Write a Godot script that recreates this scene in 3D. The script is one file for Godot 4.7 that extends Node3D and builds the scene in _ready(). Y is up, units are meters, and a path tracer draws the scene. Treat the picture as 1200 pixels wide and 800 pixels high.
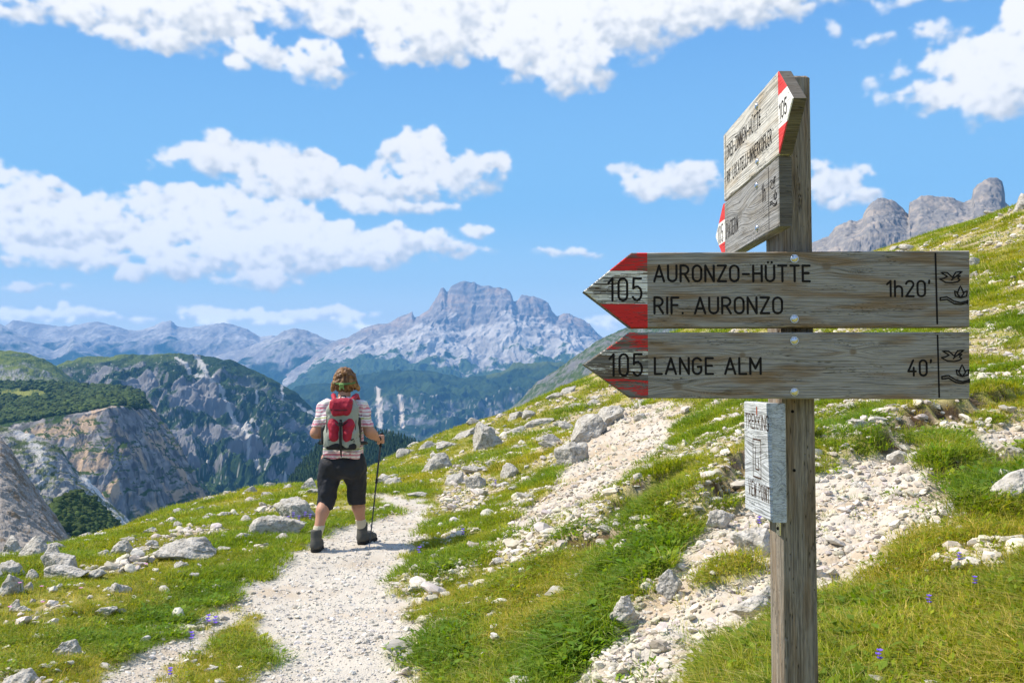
extends Node3D
# An alpine signpost beside a gravel path, a hiker walking away, and the mountains beyond.
const FOC := 1100.0
const EYE := Vector3(0, 1.5, 0)
var pitch := atan(50.0 / FOC)
var rng := RandomNumberGenerator.new()
var used := {}

# ---------------------------------------------------------------- small helpers
func P(px: float, py: float, d: float) -> Vector3:      # a point of the place, d metres ahead of the eye
	var v := Vector3((px - 600.0) / FOC, (400.0 - py) / FOC, -1.0).rotated(Vector3.RIGHT, pitch)
	return EYE + v * (d / -v.z)

func noise(freq: float, octaves := 4, sd := 1, kind := FastNoiseLite.TYPE_SIMPLEX_SMOOTH, fractal := FastNoiseLite.FRACTAL_FBM) -> FastNoiseLite:
	var n := FastNoiseLite.new()
	n.noise_type = kind
	n.frequency = freq
	n.seed = sd
	n.fractal_type = fractal
	n.fractal_octaves = octaves
	return n

func numbered(called: String, parent: Node) -> String:
	var key := str(parent.get_instance_id()) + called
	var k: int = used.get(key, 0)
	used[key] = k + 1
	return called if k == 0 else "%s_%03d" % [called, k]

func put(o: Node3D, called: String, parent: Node = null) -> Node3D:
	var to: Node = parent if parent else self
	o.name = numbered(called, to)
	to.add_child(o, true)
	return o

func part(called: String, mesh: Mesh, mat: Material, parent: Node = null) -> MeshInstance3D:
	var o := MeshInstance3D.new()
	o.mesh = mesh
	if mat:
		o.material_override = mat
	put(o, called, parent)
	return o

func tag(o: Node, label: String, category: String, group := "", kind := "") -> Node:
	o.set_meta("label", label)
	o.set_meta("category", category)
	if group: o.set_meta("group", group)
	if kind: o.set_meta("kind", kind)
	return o

func thing(called: String, at: Vector3, label: String, category: String, group := "") -> Node3D:
	var o := Node3D.new()
	put(o, called)
	o.position = at
	tag(o, label, category, group)
	return o

func lin(r: float, g: float, b: float) -> Color:
	return Color(r, g, b).linear_to_srgb()

func mat(c: Color, rough := 0.9, spec := 0.3) -> StandardMaterial3D:
	var m := StandardMaterial3D.new()
	m.albedo_color = c
	m.roughness = rough
	m.metallic_specular = spec
	return m

func vmat(rough := 0.95, spec := 0.2) -> StandardMaterial3D:
	var m := mat(Color.WHITE, rough, spec)
	m.vertex_color_use_as_albedo = true
	return m

func mesh_from(v: PackedVector3Array, n: PackedVector3Array, idx: PackedInt32Array, c := PackedColorArray(), uv := PackedVector2Array()) -> ArrayMesh:
	var a := []
	a.resize(Mesh.ARRAY_MAX)
	a[Mesh.ARRAY_VERTEX] = v
	a[Mesh.ARRAY_NORMAL] = n
	a[Mesh.ARRAY_INDEX] = idx
	if c.size(): a[Mesh.ARRAY_COLOR] = c
	if uv.size(): a[Mesh.ARRAY_TEX_UV] = uv
	var m := ArrayMesh.new()
	m.add_surface_from_arrays(Mesh.PRIMITIVE_TRIANGLES, a)
	return m

func grid_normals(v: PackedVector3Array, nx: int, ny: int) -> PackedVector3Array:
	var n := PackedVector3Array()
	n.resize(nx * ny)
	for j in ny:
		var ja := maxi(j - 1, 0) * nx
		var jb := mini(j + 1, ny - 1) * nx
		for i in nx:
			var a := v[j * nx + mini(i + 1, nx - 1)] - v[j * nx + maxi(i - 1, 0)]
			var b := v[jb + i] - v[ja + i]
			n[j * nx + i] = a.cross(b).normalized()
	return n

func grid_index(nx: int, ny: int) -> PackedInt32Array:
	var idx := PackedInt32Array()
	idx.resize((nx - 1) * (ny - 1) * 6)
	var k := 0
	for j in ny - 1:
		for i in nx - 1:
			var a := j * nx + i
			idx[k] = a; idx[k + 1] = a + 1; idx[k + 2] = a + nx
			idx[k + 3] = a + 1; idx[k + 4] = a + nx + 1; idx[k + 5] = a + nx
			k += 6
	return idx

func box_mesh(size: Vector3, bevel := 0.002) -> ArrayMesh:      # a box with bevelled edges
	var h := size * 0.5
	var bv := minf(bevel, minf(h.x, minf(h.y, h.z)) * 0.9)
	var st := SurfaceTool.new()
	st.begin(Mesh.PRIMITIVE_TRIANGLES)
	st.set_smooth_group(-1)
	var pts := PackedVector3Array()
	for s in 8:
		var sg := Vector3(1 if s & 1 else -1, 1 if s & 2 else -1, 1 if s & 4 else -1)
		for ax in 3:
			var p := sg * (h - Vector3(bv, bv, bv))
			p[ax] = sg[ax] * h[ax]
			pts.append(p)
	hull(st, pts)
	return st.commit()

func tri_out(st: SurfaceTool, a: Vector3, b: Vector3, c: Vector3, inside: Vector3) -> void:   # clockwise seen from outside
	if (b - a).cross(c - a).dot(a + b + c - inside * 3.0) > 0.0:
		var t := b; b = c; c = t
	var n := -(b - a).cross(c - a).normalized()
	for p in [a, b, c]:
		st.set_normal(n)
		st.add_vertex(p)

func hull(st: SurfaceTool, pts: PackedVector3Array) -> void:    # faces of a small convex body
	var mid := Vector3.ZERO
	for p in pts: mid += p
	mid /= pts.size()
	for t in pts.size():
		for u in range(t + 1, pts.size()):
			for w in range(u + 1, pts.size()):
				var n := (pts[u] - pts[t]).cross(pts[w] - pts[t])
				if n.length() < 1e-12: continue
				n = n.normalized()
				var d := n.dot(pts[t])
				var pos := 0
				var neg := 0
				var on := []
				for k in pts.size():
					var e := n.dot(pts[k]) - d
					if e > 1e-6: pos += 1
					elif e < -1e-6: neg += 1
					else: on.append(k)
				if (pos and neg) or on[0] != t: continue
				if on.size() > 3:
					var rest := []
					if on[1] != u or not w in on: continue
					# one polygon: only taken once, from its first two corners and the third in order
					if w != on[2]: continue
					var c := Vector3.ZERO
					for k in on: c += pts[k]
					c /= on.size()
					var ax := (pts[on[0]] - c).normalized()
					var ay := n.cross(ax)
					for k in on: rest.append([atan2((pts[k] - c).dot(ay), (pts[k] - c).dot(ax)), k])
					rest.sort()
					for k in range(1, rest.size() - 1):
						tri_out(st, pts[rest[0][1]], pts[rest[k][1]], pts[rest[k + 1][1]], mid)
				else:
					tri_out(st, pts[t], pts[u], pts[w], mid)

func tube(path: PackedVector3Array, radii: Array, sides := 10) -> ArrayMesh:
	var v := PackedVector3Array()
	var n := PackedVector3Array()
	var idx := PackedInt32Array()
	var m := path.size()
	for k in m:
		var t := (path[mini(k + 1, m - 1)] - path[maxi(k - 1, 0)]).normalized()
		var a := t.cross(Vector3(0.31, 0.2, 0.93)).normalized()
		var b := t.cross(a)
		var r: float = radii[mini(k, radii.size() - 1)]
		for s in sides:
			var q := TAU * s / sides
			var o := a * cos(q) + b * sin(q)
			v.append(path[k] + o * r)
			n.append(o)
	for k in m - 1:
		for s in sides:
			var a := k * sides + s
			var b := k * sides + (s + 1) % sides
			idx.append_array([a, a + sides, b, b, a + sides, b + sides])
	for e in [0, m - 1]:
		var c := v.size()
		var tn := (path[0] - path[1]).normalized() if e == 0 else (path[m - 1] - path[m - 2]).normalized()
		v.append(path[e]); n.append(tn)
		for s in sides:
			v.append(v[e * sides + s]); n.append(tn)
		for s in sides:
			if e == 0: idx.append_array([c, c + 1 + s, c + 1 + (s + 1) % sides])
			else: idx.append_array([c, c + 1 + (s + 1) % sides, c + 1 + s])
	return mesh_from(v, n, idx)

func noise_tex(freq: float, oct: int, sd: int, ramp := [], normal := 0.0, size := 512) -> NoiseTexture2D:
	var t := NoiseTexture2D.new()
	t.width = size; t.height = size
	t.seamless = true
	t.noise = noise(freq, oct, sd)
	if normal > 0.0:
		t.as_normal_map = true
		t.bump_strength = normal
	if ramp.size():
		var g := Gradient.new()
		g.offsets = PackedFloat32Array(ramp.map(func(e): return e[0]))
		g.colors = PackedColorArray(ramp.map(func(e): return e[1]))
		t.color_ramp = g
	return t

# ---------------------------------------------------------------- sky: air and clouds only
var sky_a := noise(0.16, 5, 11)
var sky_b := noise(0.42, 5, 12)
var sky_c := noise(0.05, 3, 14)
var sky_d := noise(0.9, 5, 15)
var puffs: Array = []

func dir_of(px: float, py: float) -> Vector2:          # azimuth and height in degrees
	var v := (P(px, py, 1.0) - EYE).normalized()
	return Vector2(rad_to_deg(atan2(v.x, -v.z)), rad_to_deg(asin(v.y)))

func puff(px: float, py: float, rx: float, ry: float, power := 1.0) -> void:
	var c := dir_of(px, py)
	puffs.append([c.x, c.y, rx * 0.049, ry * (0.045 if py > 140.0 else 0.049), power])

var columns := {}

func sort_puffs() -> void:                              # add small heads to the big puffs, then file all by azimuth, high ones first
	rng.seed = 77
	var all := puffs.duplicate()
	for p in puffs:
		if p[2] < 1.6: continue
		for k in int(p[2] / 0.55):
			var a := rng.randf_range(0.05, PI - 0.05) if rng.randf() < 0.8 else -rng.randf_range(0.2, PI - 0.2)
			var q := rng.randf_range(0.45, 0.88)
			var r: float = minf(p[2], p[3] * 1.8) * rng.randf_range(0.28, 0.55)
			all.append([p[0] + cos(a) * p[2] * q, p[1] + sin(a) * p[3] * q * 0.9, r, r * rng.randf_range(0.55, 0.85), p[4] * 0.9])
	all.sort_custom(func(x, y): return x[1] - x[3] * 0.6 > y[1] - y[3] * 0.6)
	for p in all:
		for k in range(int(floor((p[0] - p[2] * 1.3 - 1.4) / 2.0)), int(floor((p[0] + p[2] * 1.3 + 1.4) / 2.0)) + 1):
			if not columns.has(k): columns[k] = []
			columns[k].append(p)

func sky_color(az: float, el: float) -> Color:
	var h := sin(deg_to_rad(maxf(el, 0.0)))
	var top := Color(0.095, 0.30, 0.76)
	var mid := Color(0.30, 0.63, 0.98)
	var low := Color(0.86, 1.10, 1.22)
	var c := low.lerp(mid, smoothstep(0.0, 0.20, h)).lerp(top, smoothstep(0.12, 0.55, h))
	c = c.lerp(Color(1.40, 1.52, 1.52), 1.0 - smoothstep(0.5, 6.5, absf(el)))
	if el < 0.0:
		c = low.lerp(Color(0.20, 0.26, 0.20), clampf(-el / 12.0, 0.0, 1.0))
	if el < -1.0: return c
	var wa := sky_a.get_noise_2d(az, el * 1.5)
	var b := sky_b.get_noise_2d(az, el * 1.25)
	var f := sky_d.get_noise_2d(az, el * 1.3)
	var gain := 1.0 + 1.0 * (1.0 - smoothstep(2.0, 6.0, el)) + 0.16 * (1.0 - smoothstep(6.0, 14.0, el))
	if absf(az) > 34.0 or el > 27.0:
		var far := clampf(maxf((absf(az) - 34.0) / 10.0, (el - 27.0) / 8.0), 0.0, 1.0)
		var m := far * clampf((el + 2.0) / 6.0, 0.0, 1.0) * (sky_c.get_noise_2d(az * 0.55, el * 1.3) * 2.6 - 0.12)
		if m > 0.0: c = c.lerp(Color(0.98, 0.99, 1.0) * gain, smoothstep(0.0, 0.5, m + b * 0.4 + f * 0.3))
	var list: Array = columns.get(int(floor(az / 2.0)), [])
	var x := az + wa * 1.0
	var y := el + sky_a.get_noise_2d(az + 70.0, el * 1.5) * 0.65
	for p in list:
		var u: float = (x - p[0]) / p[2]
		if u > 1.3 or u < -1.3: continue
		var w: float = (y - p[1]) / p[3]
		if w > 1.3 or w < -1.3: continue
		var s: float = (1.0 - u * u - w * w * (1.0 if w > 0.0 else 1.3))
		s = s * p[4] * 0.92 + b * 0.82 + f * 0.34 - 0.02
		if s <= 0.0: continue
		var a := smoothstep(0.0, 0.50 if w > 0.0 else 0.85, s) * minf(1.0, 0.55 + p[4] * 0.5)
		var lit := smoothstep(-0.80, 0.40, w - u * 0.35 + f * 0.8 + b * 0.3)
		var body := Color(0.64, 0.69, 0.75).lerp(Color(1.08, 1.07, 1.05), lit) * gain
		c = c.lerp(body, a * 0.96)
	return c

func make_sky() -> Image:
	# the clouds of the photograph, low ones first
	for q in [[70, 371, 110, 12, 1.0], [20, 368, 60, 11, 1.0], [250, 366, 60, 13, 1.1], [330, 372, 110, 14, 1.1], [420, 380, 60, 9, 0.8], [20, 333, 26, 7, 0.7], [80, 337, 14, 9, 0.5],
		[60, 268, 130, 34, 1.2], [25, 232, 50, 34, 1.2], [110, 268, 70, 38, 1.1], [70, 302, 90, 16, 0.9], [190, 320, 60, 18, 0.9],
		[215, 245, 90, 32, 1.2], [280, 268, 120, 40, 1.3], [290, 192, 100, 36, 1.3], [345, 215, 80, 36, 1.2], [260, 305, 130, 30, 1.1], [330, 300, 130, 36, 1.2], [420, 290, 140, 34, 1.3],
		[480, 290, 100, 26, 1.1], [440, 220, 90, 30, 1.2], [490, 190, 50, 42, 1.2], [545, 205, 60, 34, 1.0], [450, 240, 90, 16, 0.9], [563, 268, 26, 11, 0.9], [300, 328, 60, 12, 0.7],
		[658, 299, 50, 9, 0.8], [712, 381, 30, 12, 0.9], [775, 214, 60, 26, 1.0], [805, 212, 60, 30, 1.1], [735, 200, 26, 12, 0.6], [985, 218, 45, 32, 1.1], [1010, 228, 30, 18, 0.7],
		[1185, 90, 85, 52, 1.3], [1165, 120, 60, 40, 1.0], [1215, 70, 70, 60, 1.2], [1040, 95, 30, 16, 0.5], [1092, 38, 36, 16, 0.62], [1014, 48, 24, 10, 0.62], [1040, 118, 26, 10, 0.4], [970, 40, 14, 12, 0.5],
		[60, 10, 70, 28, 0.9], [160, 18, 110, 40, 1.0], [230, 20, 90, 52, 1.2], [300, 62, 46, 26, 0.9], [370, 80, 44, 26, 1.0], [420, 10, 140, 50, 1.3], [560, 20, 180, 62, 1.5], [500, 50, 90, 36, 1.1], [640, 60, 100, 46, 1.3],
		[700, 30, 150, 48, 1.4], [820, 10, 160, 36, 1.3], [620, -40, 500, 70, 1.6], [250, -30, 260, 50, 1.1], [960, -4, 90, 20, 0.8], [1100, -6, 80, 10, 0.6]]:
		puff(q[0], q[1], q[2], q[3], q[4])
	sort_puffs()
	var im := Image.create(512, 256, false, Image.FORMAT_RGBF)
	for y in 256:
		var el := 90.0 - (y + 0.5) * 180.0 / 256.0
		for x in 512:
			var az := (x + 0.5) * 360.0 / 512.0
			im.set_pixel(x, y, sky_color(az - 360.0 if az > 180.0 else az, el))
	var w := 4096
	im.resize(w, w / 2, Image.INTERPOLATE_BILINEAR)
	var k := w / 360.0
	for y in range(int((90.0 - 33.0) * k), int(92.0 * k)):
		var el := 90.0 - (y + 0.5) / k
		for x in range(int(-37.0 * k), int(37.0 * k)):
			im.set_pixel(posmod(x, w), y, sky_color((x + 0.5) / k, el))
	return im

func make_world() -> void:
	var cam := Camera3D.new()
	cam.name = "camera"
	add_child(cam)
	cam.position = EYE
	cam.rotation = Vector3(pitch, 0, 0)
	cam.fov = rad_to_deg(2.0 * atan(400.0 / FOC))
	cam.near = 0.05
	cam.far = 90000.0
	cam.current = true
	var env := Environment.new()
	env.background_mode = Environment.BG_SKY
	var sm := PanoramaSkyMaterial.new()
	sm.panorama = ImageTexture.create_from_image(make_sky())
	env.sky = Sky.new()
	env.sky.sky_material = sm
	env.background_energy_multiplier = 0.62
	env.tonemap_mode = Environment.TONE_MAPPER_LINEAR
	env.tonemap_exposure = 1.72
	env.sdfgi_enabled = true
	env.ssao_enabled = true
	env.ssil_enabled = true
	env.fog_enabled = true
	env.fog_density = 0.000088
	env.fog_light_color = Color(0.43, 0.72, 1.0)
	var we := WorldEnvironment.new()
	we.name = "world_environment"
	we.environment = env
	add_child(we)
	var sun := DirectionalLight3D.new()
	sun.name = "sun"
	add_child(sun)
	sun.light_energy = 1.35
	sun.light_color = Color(1.0, 0.96, 0.90)
	sun.light_angular_distance = 0.5
	sun.shadow_enabled = true
	sun.look_at_from_position(Vector3(-0.64, 0.765, -0.07) * 10.0, Vector3.ZERO)

# ---------------------------------------------------------------- the near ground
const GX0 := -18.0
const GD0 := -8.0
const GS := 0.25
const GNX := 181
const GND := 241
var hgrid := PackedFloat32Array()
var n_turf := noise(1.1, 4, 21)
var n_fine := noise(9.0, 3, 22)
var n_edge := noise(1.6, 4, 23)
var n_patch := noise(0.55, 4, 24)
var n_patch2 := noise(0.22, 3, 25)
var n_rub := noise(3.2, 4, 26)
var zone_path := PackedVector2Array()
var zone_wedge := PackedVector2Array()
var zone_gully := PackedVector2Array()
var zone_slope := PackedVector2Array()
var zone_bite: Array = []
var zone_stony: Array = []
var banks: Array = []

func fit_ground() -> void:
	var c: Array = []     # x, d, height
	for q in [[390, 800, 4.6], [270, 800, 4.6], [500, 800, 4.65], [440, 700, 6.5], [430, 640, 8.6], [500, 622, 9.6], [485, 592, 11.5], [450, 578, 12.9],
		[0, 800, 4.4], [100, 740, 5.6], [0, 700, 6.4], [60, 645, 9], [200, 640, 8.8], [150, 620, 10.8], [90, 637, 12], [180, 608, 14.5], [290, 574, 17], [370, 569, 17.5], [300, 600, 12.4], [400, 600, 11.3],
		[450, 548, 20], [480, 545, 18], [500, 517, 23], [565, 520, 18.5], [570, 497, 24], [620, 479, 25], [690, 449, 27], [760, 415, 28], [850, 370, 28], [950, 325, 27], [1040, 290, 26], [1120, 270, 24], [1200, 238, 22], [1300, 200, 20],
		[520, 640, 8.4], [600, 615, 8.2], [560, 700, 5.9], [600, 700, 5.5], [700, 700, 4.6], [700, 800, 3.6], [560, 800, 4.3], [800, 800, 3.0], [900, 800, 2.6], [1000, 800, 2.4], [1200, 800, 2.1], [1200, 700, 2.9], [1200, 600, 4.0], [1200, 510, 6.0],
		[1200, 430, 9.0], [1200, 330, 14.0], [1050, 600, 4.3], [1050, 510, 6.5], [1000, 480, 8.0], [1050, 400, 12.0], [800, 600, 6.0], [800, 520, 9.0], [800, 470, 13.0], [700, 560, 9.5], [700, 500, 14.0], [620, 560, 12.0], [560, 580, 12.0], [600, 530, 16.0], [650, 500, 19.0]]:
		var p := P(q[0], q[1], q[2])
		c.append(Vector3(p.x, -p.z, p.y))
	for q in [[0, 0, 0.0], [1.0, 1.0, 0.5], [3.2, 2.0, 1.45], [-3, 2, 0.05], [-10, -5, 0.3], [4, -4, 1.4], [12, -4, 5.0], [20, 8, 8.0], [24, 22, 9.0], [-9, 23, -4.2], [-4, 26, -2.4], [-12, 17, -3.6], [-9.5, 11.5, -2.2], [-13, 5, -1.2], [-16, -2, -0.6],
		[-15, 46, -26], [0, 46, -15], [10, 46, -7], [24, 46, 0], [0, 34, -4], [8, 36, 0.6], [16, 36, 4.5]]:
		c.append(Vector3(q[0], q[1], q[2]))
	var n := c.size()
	var m := n + 3
	var a: Array = []
	for i in m:
		var row := PackedFloat64Array()
		row.resize(m + 1)
		a.append(row)
	for i in n:
		for j in n:
			var r2 := Vector2(c[i].x - c[j].x, c[i].y - c[j].y).length_squared()
			a[i][j] = 0.5 * r2 * log(r2) if i != j else 0.08
		a[i][n] = 1.0; a[i][n + 1] = c[i].x; a[i][n + 2] = c[i].y
		a[n][i] = 1.0; a[n + 1][i] = c[i].x; a[n + 2][i] = c[i].y
		a[i][m] = c[i].z
	for k in m:
		var best := k
		for i in range(k + 1, m):
			if absf(a[i][k]) > absf(a[best][k]): best = i
		var t = a[k]; a[k] = a[best]; a[best] = t
		var rk: PackedFloat64Array = a[k]
		for i in range(k + 1, m):
			var ri: PackedFloat64Array = a[i]
			var f := ri[k] / rk[k]
			if f != 0.0:
				for j in range(k, m + 1): ri[j] -= f * rk[j]
				a[i] = ri
	var w := PackedFloat64Array()
	w.resize(m)
	for k in range(m - 1, -1, -1):
		var s: float = a[k][m]
		for j in range(k + 1, m): s -= a[k][j] * w[j]
		w[k] = s / a[k][k]
	var cx := PackedFloat64Array()
	var cd := PackedFloat64Array()
	for q in c:
		cx.append(q.x); cd.append(q.y)
	hgrid.resize(GNX * GND)
	for j in GND:
		var d := GD0 + j * GS
		for i in GNX:
			var x := GX0 + i * GS
			var h := w[n] + w[n + 1] * x + w[n + 2] * d
			for k in n:
				var ex := x - cx[k]
				var ed := d - cd[k]
				var r2 := ex * ex + ed * ed
				if r2 > 1e-9: h += w[k] * 0.5 * r2 * log(r2)
			hgrid[j * GNX + i] = h

func H0(x: float, d: float) -> float:
	var fx := clampf((x - GX0) / GS, 0.0, GNX - 1.001)
	var fd := clampf((d - GD0) / GS, 0.0, GND - 1.001)
	var i := int(fx)
	var j := int(fd)
	var u := fx - i
	var v := fd - j
	var k := j * GNX + i
	return lerpf(lerpf(hgrid[k], hgrid[k + 1], u), lerpf(hgrid[k + GNX], hgrid[k + GNX + 1], u), v)

func hit(px: float, py: float, from := 1.2) -> Vector3:       # where the line of sight meets the ground
	var dir := P(px, py, 1.0) - EYE
	var d := from
	while d < 48.0:
		var p := EYE + dir * d
		if p.y < H0(p.x, -p.z): break
		d += maxf(0.03, d * 0.012)
	var lo := d - maxf(0.03, d * 0.012)
	for k in 12:
		var md := (lo + d) * 0.5
		var p := EYE + dir * md
		if p.y < H0(p.x, -p.z): d = md
		else: lo = md
	return EYE + dir * d

func outline(a: Array) -> PackedVector2Array:
	var o := PackedVector2Array()
	for q in a:
		var p := hit(q[0], q[1], 0.6)
		o.append(Vector2(p.x, -p.z))
	return o

func lay_zones() -> void:
	zone_path = outline([[-60, 1100], [20, 880], [90, 800], [150, 765], [225, 727], [285, 698], [312, 664], [348, 643], [375, 625], [400, 613], [440, 609], [464, 605], [462, 596], [444, 586], [424, 582], [430, 576], [455, 578], [490, 585], [512, 598], [512, 615], [495, 635], [480, 655], [470, 680], [485, 710], [490, 740], [470, 770], [495, 800], [520, 1100]])
	zone_wedge = outline([[200, 800], [240, 750], [285, 716], [312, 748], [296, 790], [270, 880], [170, 880]])
	zone_gully = outline([[640, 850], [655, 800], [688, 765], [706, 728], [734, 692], [775, 652], [815, 622], [862, 592], [912, 566], [1000, 540], [1060, 518], [1130, 515], [1210, 470], [1215, 535], [1150, 592], [1090, 622], [1050, 660], [1000, 684], [960, 700], [905, 752], [858, 755], [832, 778], [806, 812], [746, 890]])
	zone_slope = outline([[668, 536], [690, 488], [735, 466], [800, 466], [795, 522], [760, 542], [742, 575], [692, 600], [642, 612], [602, 628], [580, 616], [640, 570]])
	zone_stony = [outline([[500, 548], [530, 534], [568, 558], [562, 602], [534, 604], [508, 580]]), outline([[588, 645], [598, 610], [645, 596], [695, 592], [728, 612], [716, 645], [684, 632], [650, 655], [610, 668]]), outline([[838, 612], [905, 592], [910, 645], [858, 648]]), outline([[455, 700], [480, 690], [500, 735], [520, 800], [485, 800]])]
	zone_bite = [outline([[846, 672], [858, 660], [880, 655], [888, 666], [870, 676]]), outline([[1100, 500], [1128, 520], [1150, 560], [1120, 575], [1090, 545]])]
	# turf edges where the slope has broken away: two points and a height
	for b in [[846, 584, 872, 560, 0.16], [872, 560, 915, 545, 0.17], [712, 616, 735, 590, 0.12], [735, 590, 765, 575, 0.13], [1040, 520, 1090, 500, 0.11], [1090, 500, 1160, 478, 0.14], [1105, 560, 1150, 530, 0.07], [640, 650, 700, 640, 0.07]]:
		var p := hit(b[0], b[1])
		var q := hit(b[2], b[3])
		banks.append([Vector2(p.x, -p.z), Vector2(q.x, -q.z), b[4]])

func inside(poly: PackedVector2Array, p: Vector2) -> bool:
	return Geometry2D.is_point_in_polygon(p, poly)

func bank_at(x: float, d: float) -> Vector2:      # (raise, bare earth) round the broken turf edges
	var up := 0.0
	var bare := 0.0
	var p := Vector2(x, d)
	for b in banks:
		var a: Vector2 = b[0]
		if absf(a.x - x) > 2.2 or absf(a.y - d) > 2.2: continue
		var q := Geometry2D.get_closest_point_to_segment(p, a, b[1])
		var r := p.distance_to(q)
		if r > 0.9: continue
		var ab: Vector2 = b[1] - a
		var side := ab.cross(p - a) / ab.length() + n_fine.get_noise_2d(x * 0.5, d * 0.5) * 0.10
		var s := smoothstep(-0.05, 0.07, side) * (1.0 - smoothstep(0.1, 0.85, r))
		up = maxf(up, s * float(b[2]))
		if side < 0.06 and side > -0.15 and r < 0.17 and n_fine.get_noise_2d(x * 0.3 + 9.0, d * 0.3) > -0.15: bare = 1.0
	return Vector2(up, bare)

func zone(x: float, d: float) -> int:             # 0 turf, 1 path, 2 rubble, 3 stony turf, 4 bare earth
	var j := 0.11 + 0.006 * d
	var p := Vector2(x + n_edge.get_noise_2d(x, d) * j * 1.6, d + n_edge.get_noise_2d(x + 40.0, d) * j * 2.2)
	if d < 16.0 and p.x < 1.6 and inside(zone_path, p):
		return 0 if inside(zone_wedge, p) else 1
	if x > -1.0 and d < 18.0:
		if bank_at(x, d).y > 0.0: return 4
		if inside(zone_gully, p) or inside(zone_slope, p):
			if inside(zone_bite[0], p) or inside(zone_bite[1], p): return 0
			return 2
		for q in zone_stony:
			if inside(q, p): return 3
	var s := n_patch.get_noise_2d(x * 1.2, d * 0.8) + n_edge.get_noise_2d(x * 1.7, d * 1.2) * 0.55
	if x > -0.6 and d > 5.5:
		if s > 0.15 - 0.12 * smoothstep(8.0, 16.0, d): return 3
	elif s > 0.36: return 3
	return 0

func H(x: float, d: float, z := -1) -> float:
	if z < 0: z = zone(x, d)
	var h := H0(x, d) + n_patch.get_noise_2d(x, d) * 0.05
	match z:
		1: h += n_rub.get_noise_2d(x, d) * 0.012 + n_fine.get_noise_2d(x * 2.2, d * 2.2) * 0.007 - 0.02
		2: h += n_rub.get_noise_2d(x * 0.6, d * 0.6) * 0.07 + n_fine.get_noise_2d(x, d) * 0.025 - 0.05
		3: h += n_rub.get_noise_2d(x, d) * 0.04 + n_fine.get_noise_2d(x, d) * 0.02
		4: h += n_fine.get_noise_2d(x * 1.4, d * 1.4) * 0.03 - 0.02
		_: h += n_turf.get_noise_2d(x, d) * 0.05 + n_fine.get_noise_2d(x, d) * 0.012
	if x > -0.5 and d > 2.0 and d < 18.0: h += bank_at(x, d).x
	return h

func make_ground() -> void:
	fit_ground()
	lay_zones()
	var nx := 470
	var ny := 430
	var v := PackedVector3Array()
	var c := PackedColorArray()
	var zs := PackedByteArray()
	v.resize(nx * ny); c.resize(nx * ny); zs.resize(nx * ny)
	var pale := Color(0.50, 0.46, 0.395)
	var tan := Color(0.41, 0.33, 0.235)
	var soil := Color(0.17, 0.18, 0.045)
	var dry := Color(0.32, 0.29, 0.09)
	var earth := Color(0.075, 0.048, 0.026)
	for j in ny:
		var t := lerpf(-0.58, 1.0, float(j) / (ny - 1))
		var d := 4.0 + 6.0 * t + 38.0 * t * t * t
		for i in nx:
			var s := lerpf(-1.0, 1.0, float(i) / (nx - 1))
			var x := 0.4 + 5.0 * s + 17.0 * s * s * s
			var z := zone(x, d)
			var k := j * nx + i
			v[k] = Vector3(x, H(x, d, z), -d)
			zs[k] = z
			var f := n_fine.get_noise_2d(x * 2.0, d * 2.0)
			var g := n_patch.get_noise_2d(x * 2.0, d * 2.0)
			var col := soil.lerp(dry, clampf(0.4 + g + f * 0.5, 0.0, 1.0))
			match z:
				1: col = pale.lerp(tan, clampf(g * 1.2 + f * 0.5 - 0.05, 0.0, 0.75))
				2: col = pale.lerp(tan, clampf(0.45 + g * 1.4 + f * 0.6, 0.0, 1.0))
				3: col = tan.lerp(dry, clampf(0.45 + g + f, 0.0, 1.0))
				4: col = earth.lerp(tan, clampf(f * 0.9 + 0.1, 0.0, 0.6))
			c[k] = col
	var n := grid_normals(v, nx, ny)
	var ix := [PackedInt32Array(), PackedInt32Array(), PackedInt32Array()]
	for j in ny - 1:
		for i in nx - 1:
			var a := j * nx + i
			var z := zs[a]
			var w: PackedInt32Array = ix[1 if z == 1 else 2 if z == 2 else 0]
			w.append_array([a, a + nx, a + 1, a + 1, a + nx, a + nx + 1])
			ix[1 if z == 1 else 2 if z == 2 else 0] = w
	for k in n.size(): n[k] = n[k] if n[k].y > 0.0 else -n[k]
	var m := vmat(0.95, 0.2)
	m.normal_enabled = true
	m.normal_texture = noise_tex(0.05, 5, 31, [], 10.0)
	m.normal_scale = 0.7
	m.uv1_triplanar = true
	m.uv1_world_triplanar = true
	m.uv1_scale = Vector3.ONE * 2.3
	var what := [["ground", "grassy alpine hillside falling from the right slope to the cliff edge at left", "ground"], ["gravel_path", "pale gravel hiking path curving from the foreground past the hiker", "path"], ["rubble_gully", "bare limestone rubble running down the slope behind the signpost", "scree"]]
	for k in 3:
		var o := part(what[k][0], compact(v, n, c, ix[k]), m)
		tag(o, what[k][1], what[k][2], "", "structure")

func compact(v: PackedVector3Array, n: PackedVector3Array, c: PackedColorArray, ix: PackedInt32Array) -> ArrayMesh:
	var to := PackedInt32Array()
	to.resize(v.size())
	to.fill(-1)
	var v2 := PackedVector3Array()
	var n2 := PackedVector3Array()
	var c2 := PackedColorArray()
	var i2 := PackedInt32Array()
	i2.resize(ix.size())
	for k in ix.size():
		var a := ix[k]
		if to[a] < 0:
			to[a] = v2.size()
			v2.append(v[a]); n2.append(n[a]); c2.append(c[a])
		i2[k] = to[a]
	return mesh_from(v2, n2, i2, c2)

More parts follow.
